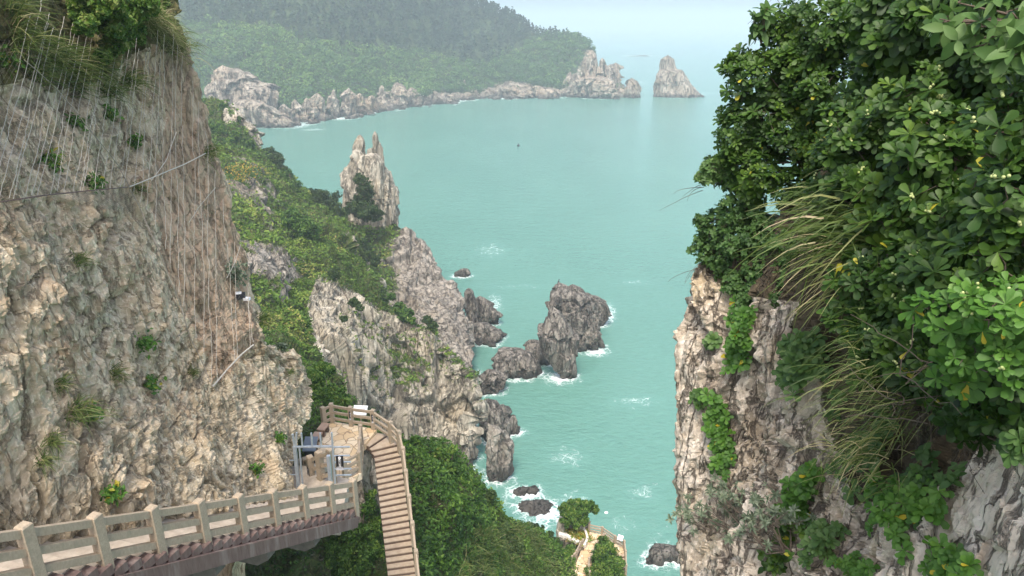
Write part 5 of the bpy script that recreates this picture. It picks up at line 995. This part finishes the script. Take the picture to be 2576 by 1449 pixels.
shrub('brightest fresh green whorls of the evergreen shrub at lower right', [blob(*b) for b in [(2400, 800, 3.1, 90), (2480, 760, 2.95, 90), (2450, 870, 3.0, 90), (2560, 800, 2.8, 90), (2540, 900, 2.85, 80), (2400, 930, 3.1, 50)]], 150, .088, 806, 'leaf_fresh', tint=(.42, .16), group=GS, berries=10, twigs=12, k=10, trunk=PY(2540, 1080, 3.4), inner=.15, elev=(0, 45), face=.7)
shrub('dark small leaved evergreen beneath the fresh whorls', [blob(*b) for b in [(2500, 1030, 3.2, 80), (2570, 980, 3.0, 90), (2430, 1060, 3.4, 60), (2560, 1090, 3.0, 50)]], 260, .075, 807, tint=(.30, .12), group=GS, twigs=20, trunk=PY(2560, 1130, 3.2))
shrub('broad pointed leaf branch hanging in at the top right corner', [blob(*b) for b in [(2420, 60, 3.6, 70), (2500, 90, 3.4, 80), (2560, 120, 3.3, 70), (2530, 30, 3.4, 70), (2440, 120, 3.5, 40)]], 75, .115, 808, 'leaf_soft', 'oval', .62, 5, tint=(.5, .18), twigs=8, name='leafy_branch', cat='branch', trunk=PY(2640, 60, 3.6), elev=(-15, 30), inner=.2)
shrub('thin pointed leaf sprig poking above the tall shrub', [blob(*b) for b in [(1925, 35, 8.2, 16), (1905, 75, 8.3, 14), (1895, 50, 8.3, 12)]], 26, .15, 809, 'leaf_soft', 'oval', .55, 3, tint=(.4, .18), twigs=5, name='leafy_branch', cat='branch', trunk=PY(1915, 110, 8.3), elev=(-20, 30))
shrub('small leaved creeping shrub over the cliff rim by the sea', [blob(*b) for b in [(1830, 440, 8.6, 50), (1800, 420, 8.7, 30), (1880, 520, 8.4, 60), (1800, 560, 8.7, 44), (1860, 600, 8.4, 70), (1930, 590, 8.1, 60), (1780, 620, 8.8, 44), (1830, 660, 8.6, 50), (1920, 670, 8.1, 60), (1770, 560, 8.8, 26), (1980, 690, 7.7, 40), (1850, 715, 8.3, 40), (1900, 735, 8.0, 40), (1960, 735, 7.6, 36), (1990, 620, 7.7, 50), (1870, 760, 8.0, 24)]], 3600, .058, 810, 'leaf_soft', 'oval', .85, 6, tint=(.34, .16), twigs=60, name='creeper', cat='creeper', trunk=PY(1900, 560, 8.6), inner=.3, elev=(-10, 50))
shrub('pale small leaved bush at the seaward tip below the tall shrub', [blob(*b) for b in [(1800, 425, 8.5, 34), (1770, 445, 8.6, 22), (1820, 400, 8.5, 20), (1780, 420, 8.6, 18)]], 420, .055, 811, 'leaf_soft', 'oval', .8, 6, tint=(.62, .18), twigs=20, trunk=PY(1850, 470, 8.7))
# hanging twigs over the water
r = np.random.default_rng(90); rt = empty('bare_twigs', PY(1760, 660, 8.7), label='bare hanging twigs over the cliff rim by the sea', cat='twigs'); m = MB()
for k in range(9):
    a = np.array(PY(1770 + r.uniform(-15, 30), r.choice([470, 640, 670]) + r.uniform(-10, 10), 8.7)); d = np.array([-.35 - r.random() * .3, r.normal() * .1, -.1]); pts = [a]; 
    for s_ in range(6): d = d * .9 + np.array([r.normal() * .07, r.normal() * .05, -.07 + r.normal() * .05]); pts.append(pts[-1] + d * .14)
    m.tube(pts, np.linspace(.004, .0015, 7), 4)
m.build('twig', M['bark'], rt)
GR = 'rosette plants in the cracks of the right cliff'
def ros(label, spots, L, seed, mat='leaf_fresh', k=11, tint=(.42, .16), shape='obov', wide=.62, name='rosette_plant'):
    r = np.random.default_rng(seed); s = np.array(spots, float); px, py = s[:, 0], s[:, 1]; p_, n_ = SR.at(px, py); view = norm(CAM - p_)
    c = p_ + view * .10 + n_ * .03; root = empty(name, p_.mean(0), label=label, cat='plant', group=GR); A = norm(view * .55 + n_ * .4 + [0, 0, .45] + r.normal(size=p_.shape) * .22)
    V, q, kk = rosettes(c, A, k, L * r.uniform(.75, 1.2, len(c)), shape, wide, r, (-5, 55), curve=.35); t = np.repeat(tint[0] + .12 * r.normal(size=len(c)), k) + r.normal(size=len(c) * k) * tint[1] * .5; t = np.where(r.random(len(t)) < .012, 1.0, np.minimum(t, .9))
    mk('leaves', V, q, M[mat], root, {'tint': np.repeat(np.clip(t, 0, 1), kk)}, True)
    for a, b in zip(p_, c): m = MB(); m.tube([a - (b - a) * .3, (a + b) / 2 - [0, 0, .02], b], [.008, .006, .005], 5); m.build('stem', M['bark_pale'], root)
    return root
def scat(pts, n, w, seed): 
    r = np.random.default_rng(seed); p = np.array(pts, float); t = r.uniform(0, len(p) - 1, n); i = t.astype(int); f = (t - i)[:, None]; q = p[i] * (1 - f) + p[np.minimum(i + 1, len(p) - 1)] * f; return q + r.normal(size=(n, 2)) * w
ros('green rosette column in the upper crack under the creeper', scat([(1870, 780), (1875, 830), (1860, 880), (1850, 915)], 60, 14, 1), .105, 901)
ros('green rosette column in the middle crack of the grey rock', scat([(1800, 1010), (1805, 1050), (1815, 1100), (1825, 1150), (1815, 1175)], 60, 12, 2), .10, 902)
ros('bright rosettes in the lower crack beside the pale boulder', scat([(2040, 1190), (2030, 1230), (2010, 1270), (1990, 1300)], 44, 16, 3), .10, 903)
ros('soft rosettes on the rock below the bright ones', scat([(2065, 1320), (2080, 1350), (2060, 1390)], 24, 20, 4), .09, 904, 'leaf_soft', tint=(.5, .16))
ros('largest cluster of fresh rosettes over the pale boulder', scat([(2200, 1240), (2260, 1230), (2340, 1270), (2300, 1300), (2240, 1330), (2280, 1350), (2180, 1210)], 46, 22, 5), .08, 905, tint=(.5, .16))
ros('fresh rosettes at the bottom edge before the pale boulder', scat([(2350, 1410), (2400, 1400), (2440, 1430), (2360, 1440)], 22, 15, 6), .068, 906, tint=(.44, .16))
ros('small bright rosettes at the bottom edge of the grey rock', scat([(2120, 1430), (2150, 1420), (2180, 1440)], 20, 13, 7), .065, 907, tint=(.55, .14))
ros('leafy rosettes under the shrubs beside the arching grass', scat([(2010, 850), (2000, 900), (1990, 950), (2030, 930), (2060, 890), (2040, 860)], 46, 16, 8), .11, 908, 'leaf_soft', tint=(.42, .16))
ros('scattered rosettes amid the grass below the shrubs', scat([(2110, 960), (2160, 1120), (2130, 1190), (2190, 1180), (2240, 1060)], 24, 24, 9), .10, 909, 'leaf_soft', tint=(.36, .16))
ros('dark oval leaved vine down the corner crack', scat([(2010, 1300), (1990, 1330), (1970, 1370), (1960, 1410), (1940, 1440), (2000, 1400)], 40, 16, 10), .085, 910, 'leaf_gloss', 6, (.5, .16), 'oval', .85, 'vine')
ros('blue green three leaved plant beside the pale boulder', scat([(2330, 1140), (2350, 1180), (2300, 1200), (2380, 1210), (2410, 1200)], 26, 16, 11), .07, 911, 'leaf_soft', 5, (.32, .14), 'oval', .8, 'leafy_plant')
ros('small rosette high on the grey rock', scat([(1795, 860), (1800, 868)], 5, 6, 12), .11, 912, 'leaf_soft'); ros('small rosettes beside the middle column', scat([(1755, 1000), (1765, 1020), (1760, 980)], 7, 7, 13), .09, 913, 'leaf_soft')
ros('few leaves at the right border above the pale boulder', scat([(2560, 1120), (2530, 1105), (2590, 1130)], 8, 12, 14), .08, 914, 'leaf_soft', tint=(.4, .15))
# silvery bush with bare branches
r = np.random.default_rng(95); b0, _ = SR.at([1990], [1385]); b0 = b0[0] + norm(CAM - b0[0]) * .1; rt = empty('silvery_bush', b0, label='thin silver green bush with bare branches across the grey rock', cat='bush'); m = MB(); tips = []
for x, y in [(1730, 1290), (1760, 1265), (1790, 1250), (1830, 1240), (1865, 1235), (1900, 1245), (1930, 1255), (1950, 1280), (1980, 1290), (1770, 1300), (1850, 1270), (1890, 1300), (1920, 1320), (1800, 1320), (1745, 1320), (2010, 1310), (1815, 1275), (1960, 1320), (1870, 1330)]:
    e, n_ = SR.at([x], [y]); e = e[0] + norm(CAM - e[0]) * r.uniform(.15, .45); q1 = b0 + (e - b0) * .4 + np.array([0, 0, -.1]) + r.normal(size=3) * .05; q2 = b0 + (e - b0) * .75 + np.array([0, 0, -.05]) + r.normal(size=3) * .05; m.tube([b0, q1, q2, e], [.009, .007, .005, .003], 5); tips.append(e)
    for _ in range(4): t2 = e + r.normal(size=3) * [.12, .12, .09]; m.tube([q2, (q2 + t2) / 2 + r.normal(size=3) * .03, t2], [.004, .003, .002], 4); tips.append(t2)
m.build('branches', M['bark'], rt); T_ = np.array(tips); V, q, kk = rosettes(T_, np.tile([-.2, -.5, .8], (len(T_), 1)) + r.normal(size=T_.shape) * .3, 12, .075, 'lance', 1.0, r, (-10, 70)); mk('foliage', V, q, M['leaf_grey'], rt, {'tint': np.repeat(np.clip(.5 + .25 * r.normal(size=len(V) // 15), 0, 1), 15)})
# arching grass
GG = 'arching grass on the right cliff'
for k, (lab, x, y, dd, nb_, L, W, lean, tn, sp) in enumerate([('big arching grass clump with straw blades in the middle of the cliff', 2160, 590, 5.4, 280, .6, .018, (-.95, -.1, .35), (.28, .26), .17), ('upper grass blades reaching left under the tall shrub', 2120, 510, 6.0, 130, .6, .018, (-.9, -.1, .45), (.36, .26), .14),
                                                             ('straw grass sweep below the big arching clump', 2150, 650, 5.3, 110, .44, .012, (-.95, -.15, -.05), (.72, .25), .12), ('pale thin grass sweep beside the leafy rosettes', 2250, 1000, 4.2, 150, .36, .007, (-.95, -.2, .25), (.42, .24), .12),
                                                             ('dark grass under the lowest evergreen', 2190, 900, 4.5, 180, .36, .008, (-.9, -.2, .2), (.4, .25), .14), ('brown grass hanging over the bright rosettes', 2180, 1130, 4.3, 180, .34, .007, (-.8, -.3, .3), (.6, .25), .12)]):
    tussock(lab, PY(x, y, dd), nb_, L, W, lean, 950 + k, GG, sp, tint=tn, droop=.6, fan=.42)
m = MB(); r = np.random.default_rng(99); rt = empty('bare_twigs', PY(2450, 1110, 3.5), label='dry twigs and bare stems under the lower right shrubs', cat='twigs')
for k in range(36):
    a = PY(r.uniform(2250, 2600), r.uniform(900, 1130), r.uniform(3.4, 4.0)); d = norm(r.normal(size=3) * [1, .5, .6]); pts = [a + d * t * r.uniform(.08, .1) + r.normal(size=3) * .01 for t in range(6)]; m.tube(pts, np.linspace(.0035, .0015, 6), 4)
m.build('twig', M['bark'], rt)
# ---------------------------------------------------------------- sea
def axis(lo, hi, fine, grow, far):
    a = list(np.arange(lo, hi, fine)); s = fine
    while a[-1] < far: s *= grow; a.append(a[-1] + s)
    s = fine; b = [lo]
    while b[-1] > -far: s *= grow; b.append(b[-1] - s)
    return np.array(b[:0:-1] + a)
ax = axis(-30, 70, .8, 1.12, 14000); ay = axis(75, 215, .8, 1.035, 30000); ay = ay[ay > -60]
X, Y = np.meshgrid(ax, ay); sv = np.stack([X, Y, np.zeros_like(X)], 2).reshape(-1, 3)
rocks = [o for o in SC.objects if o.name.split('.')[0] in ('sea_rock', 'sea_stack', 'sea_boulder', 'reef')]
pts = []
for o in rocks:
    v = np.zeros(len(o.data.vertices) * 3, np.float32); o.data.vertices.foreach_get('co', v); v = v.reshape(-1, 3); v = v[np.abs(v[:, 2]) < .5 + .02 * abs(v[:, 1].mean()) * .2]
    if len(v): pts.append(v[::max(1, len(v) // 60), :2])
for S in (SB, SA):
    v = S.V[np.abs(S.V[:, 2]) < .8]; pts.append(v[::9, :2])
v = np.concatenate(crag.V); v = v[np.abs(v[:, 2]) < 1.2]; pts_far = v[::6, :2]
pts = np.concatenate(pts)
foam = np.zeros(len(sv))
def shore(P, sel, reach):
    idx = np.where(sel)[0]
    for c in range(0, len(idx), 4000):
        i = idx[c:c + 4000]; d = np.full(len(i), 9e9)
        for k in range(0, len(P), 400): d = np.minimum(d, ((sv[i, None, :2] - P[None, k:k + 400]) ** 2).sum(2).min(1))
        foam[i] = np.maximum(foam[i], np.exp(-np.sqrt(d) / reach))
shore(pts, (sv[:, 1] > 80) & (sv[:, 1] < 235) & (sv[:, 0] > -40) & (sv[:, 0] < 60), .95)
shore(np.concatenate([pts_far, pts[pts[:, 1] > 400]]), (sv[:, 1] > 480) & (sv[:, 1] < 1900) & (sv[:, 0] > -320) & (sv[:, 0] < 420), 2.6)
spxx, spy = proj(sv)
for (x, y, rx, ry, a) in [(1530, 790, 22, 30, .8), (1500, 885, 40, 14, 1.0), (1410, 950, 52, 20, 1.0), (1245, 765, 24, 30, .6), (1205, 960, 14, 40, .8), (1160, 697, 26, 6, .8), (1330, 1245, 50, 16, 1.0), (1375, 1290, 60, 30, 1.0), (1340, 1320, 70, 30, .75), (1640, 1400, 36, 26, .7), (1280, 1245, 30, 50, .5), (1660, 1350, 60, 60, .25), (1212, 1210, 30, 50, .45),
                          (1600, 1010, 70, 22, 0.39), (1430, 1150, 60, 40, 0.41), (1620, 1240, 60, 30, 0.37), (1235, 630, 50, 26, 0.37), (1600, 710, 60, 10, .30), (1300, 720, 90, 8, .30), (1440, 1260, 60, 40, 0.39), (1560, 1320, 90, 30, 0.35), (1605, 141, 44, 1.6, 1.3), (1610, 208, 40, 10, 0.39), (1740, 240, 50, 5, .7), (1790, 235, 60, 4, .45), (720, 322, 50, 4, .9), (790, 326, 40, 2, .6), (990, 291, 60, 2, .6), (860, 300, 30, 3, .8), (1690, 249, 30, 2, .9)]:
    foam = np.maximum(foam, a * np.exp(-(((spxx - x) / rx) ** 2 + ((spy - y) / ry) ** 2) * 1.2) * (sv[:, 1] > 60))
n = NT('sea_water'); P = n.obj()
warp = n.n('TexNoise', Vector=P, Scale=.35, Detail=4.0).outputs['Color']
W = n.n('VectorMath', i0=P, i1=n.n('VectorMath', _operation='SCALE', i0=warp, i3=3.0).outputs[0]).outputs[0]
v1 = n.n('TexVoronoi', Vector=W, Scale=.55, _feature='DISTANCE_TO_EDGE').outputs['Distance']
v2 = n.n('TexVoronoi', Vector=W, Scale=1.6, _feature='DISTANCE_TO_EDGE').outputs['Distance']
lace = n.math('ADD', n.ramp(v1, [(0, (1, 1, 1)), (.09, (0, 0, 0))]), n.math('MULTIPLY', n.ramp(v2, [(0, (1, 1, 1)), (.11, (0, 0, 0))]), .6))
fm = n.attr('foam'); nz = n.noise(P, .5, 7, .68)
lacef = n.math('MULTIPLY', lace, n.ramp(n.math('ADD', fm, n.math('MULTIPLY', n.math('SUBTRACT', nz, .5), 1.1)), [(.26, (0, 0, 0)), (.55, (1, 1, 1))]))
solid = n.ramp(n.math('ADD', fm, n.math('MULTIPLY', n.math('SUBTRACT', n.noise(P, .9, 7, .7), .5), 1.3)), [(.66, (0, 0, 0)), (.86, (1, 1, 1))])
ff = n.math('MAXIMUM', n.math('MULTIPLY', lacef, .6), solid, True)
body = n.ramp(n.noise(n.map(P, (1, .45, 1)), .018, 5, .6), [(.3, (.088, .208, .162)), (.7, (.112, .248, .196))])
body = n.mix(n.ramp(n.noise(n.map(P, (1, 2.2, 1)), .55, 5, .65), [(.4, (0, 0, 0)), (.75, (.35,) * 3)]), body, (.14, .32, .265))
body = n.mix(n.math('MULTIPLY', fm, .35, True), body, (.19, .40, .36))
col = n.mix(ff, body, (.80, .84, .83))
h1 = n.noise(n.map(P, (1, 1.9, 1), (0, 0, R(18))), .5, 6, .62, .3); h2 = n.noise(n.map(P, (1, 2.2, 1), (0, 0, R(10))), 2.2, 4, .6)
h3 = n.noise(n.map(P, (1, 2.0, 1), (0, 0, R(12))), .12, 3, .55)
b0 = n.n('Bump', Strength=.3, Distance=1.2, Height=h3); b1 = n.n('Bump', Strength=.55, Distance=.75, Height=h1, Normal=b0); b2 = n.n('Bump', Strength=.7, Distance=.2, Height=h2, Normal=b1)
s = n.n('BsdfPrincipled', Base_Color=col, Roughness=n.math('ADD', .16, n.math('MULTIPLY', ff, .6)), Normal=b2, IOR=1.33)
M['sea'] = n.done(s)
tag(mk('sea', sv, gridf(len(ay), len(ax)), M['sea'], attrs={'foam': foam}, smooth=True), kind='structure', label='turquoise sea of the bay with streaks of foam')

# ---------------------------------------------------------------- air
HZ = NT('sea_haze'); v = HZ.n('VolumePrincipled', Color=(.86, .95, 1.0, 1), Density=.00042, Anisotropy=.25); HZ.t.links.new(v.outputs[0], HZ.out.inputs[1]); HZ.t.nodes.remove([x for x in HZ.t.nodes if x.type == 'BSDF_PRINCIPLED'][0]) if [x for x in HZ.t.nodes if x.type == 'BSDF_PRINCIPLED'] else None
hb = MB(); hb.box((0, 14950, -1.0), 28200, 30100, 200.0); tag(hb.build('haze', HZ.m), kind='stuff')

# ---------------------------------------------------------------- light
SUN_EL, SUN_AZ = R(60), R(190)                  # azimuth from +Y clockwise
w = bpy.data.worlds.new("World"); SC.world = w; w.use_nodes = True; t = w.node_tree; bg = t.nodes['Background']
sky = t.nodes.new('ShaderNodeTexSky'); sky.sky_type = 'NISHITA'; sky.sun_disc = False; sky.sun_elevation = SUN_EL; sky.sun_rotation = SUN_AZ
sky.air_density = 1.0; sky.dust_density = 5.0; sky.ozone_density = 1.0; sky.altitude = 50
t.links.new(sky.outputs[0], bg.inputs[0]); bg.inputs[1].default_value = .15
sl = bpy.data.lights.new('sun', 'SUN'); sl.energy = 1.6; sl.angle = R(18); sl.color = (1, .95, .88)
so = bpy.data.objects.new('sun', sl); COL.objects.link(so); so.rotation_euler = (R(90) - SUN_EL, 0, R(180) - SUN_AZ + R(0))
from mathutils import Vector
dirv = Vector((math.sin(SUN_AZ) * math.cos(SUN_EL), math.cos(SUN_AZ) * math.cos(SUN_EL), math.sin(SUN_EL)))
so.rotation_euler = dirv.to_track_quat('Z', 'Y').to_euler()
SC.view_settings.view_transform = 'Standard'; SC.view_settings.look = 'None'; SC.view_settings.gamma = 1; SC.view_settings.exposure = 1.18
SC.cycles.max_bounces = 6; SC.cycles.diffuse_bounces = 3; SC.cycles.glossy_bounces = 2; SC.cycles.transmission_bounces = 3; SC.cycles.volume_bounces = 1; SC.cycles.transparent_max_bounces = 8
SC.cycles.use_denoising = True; SC.cycles.volume_step_rate = 4
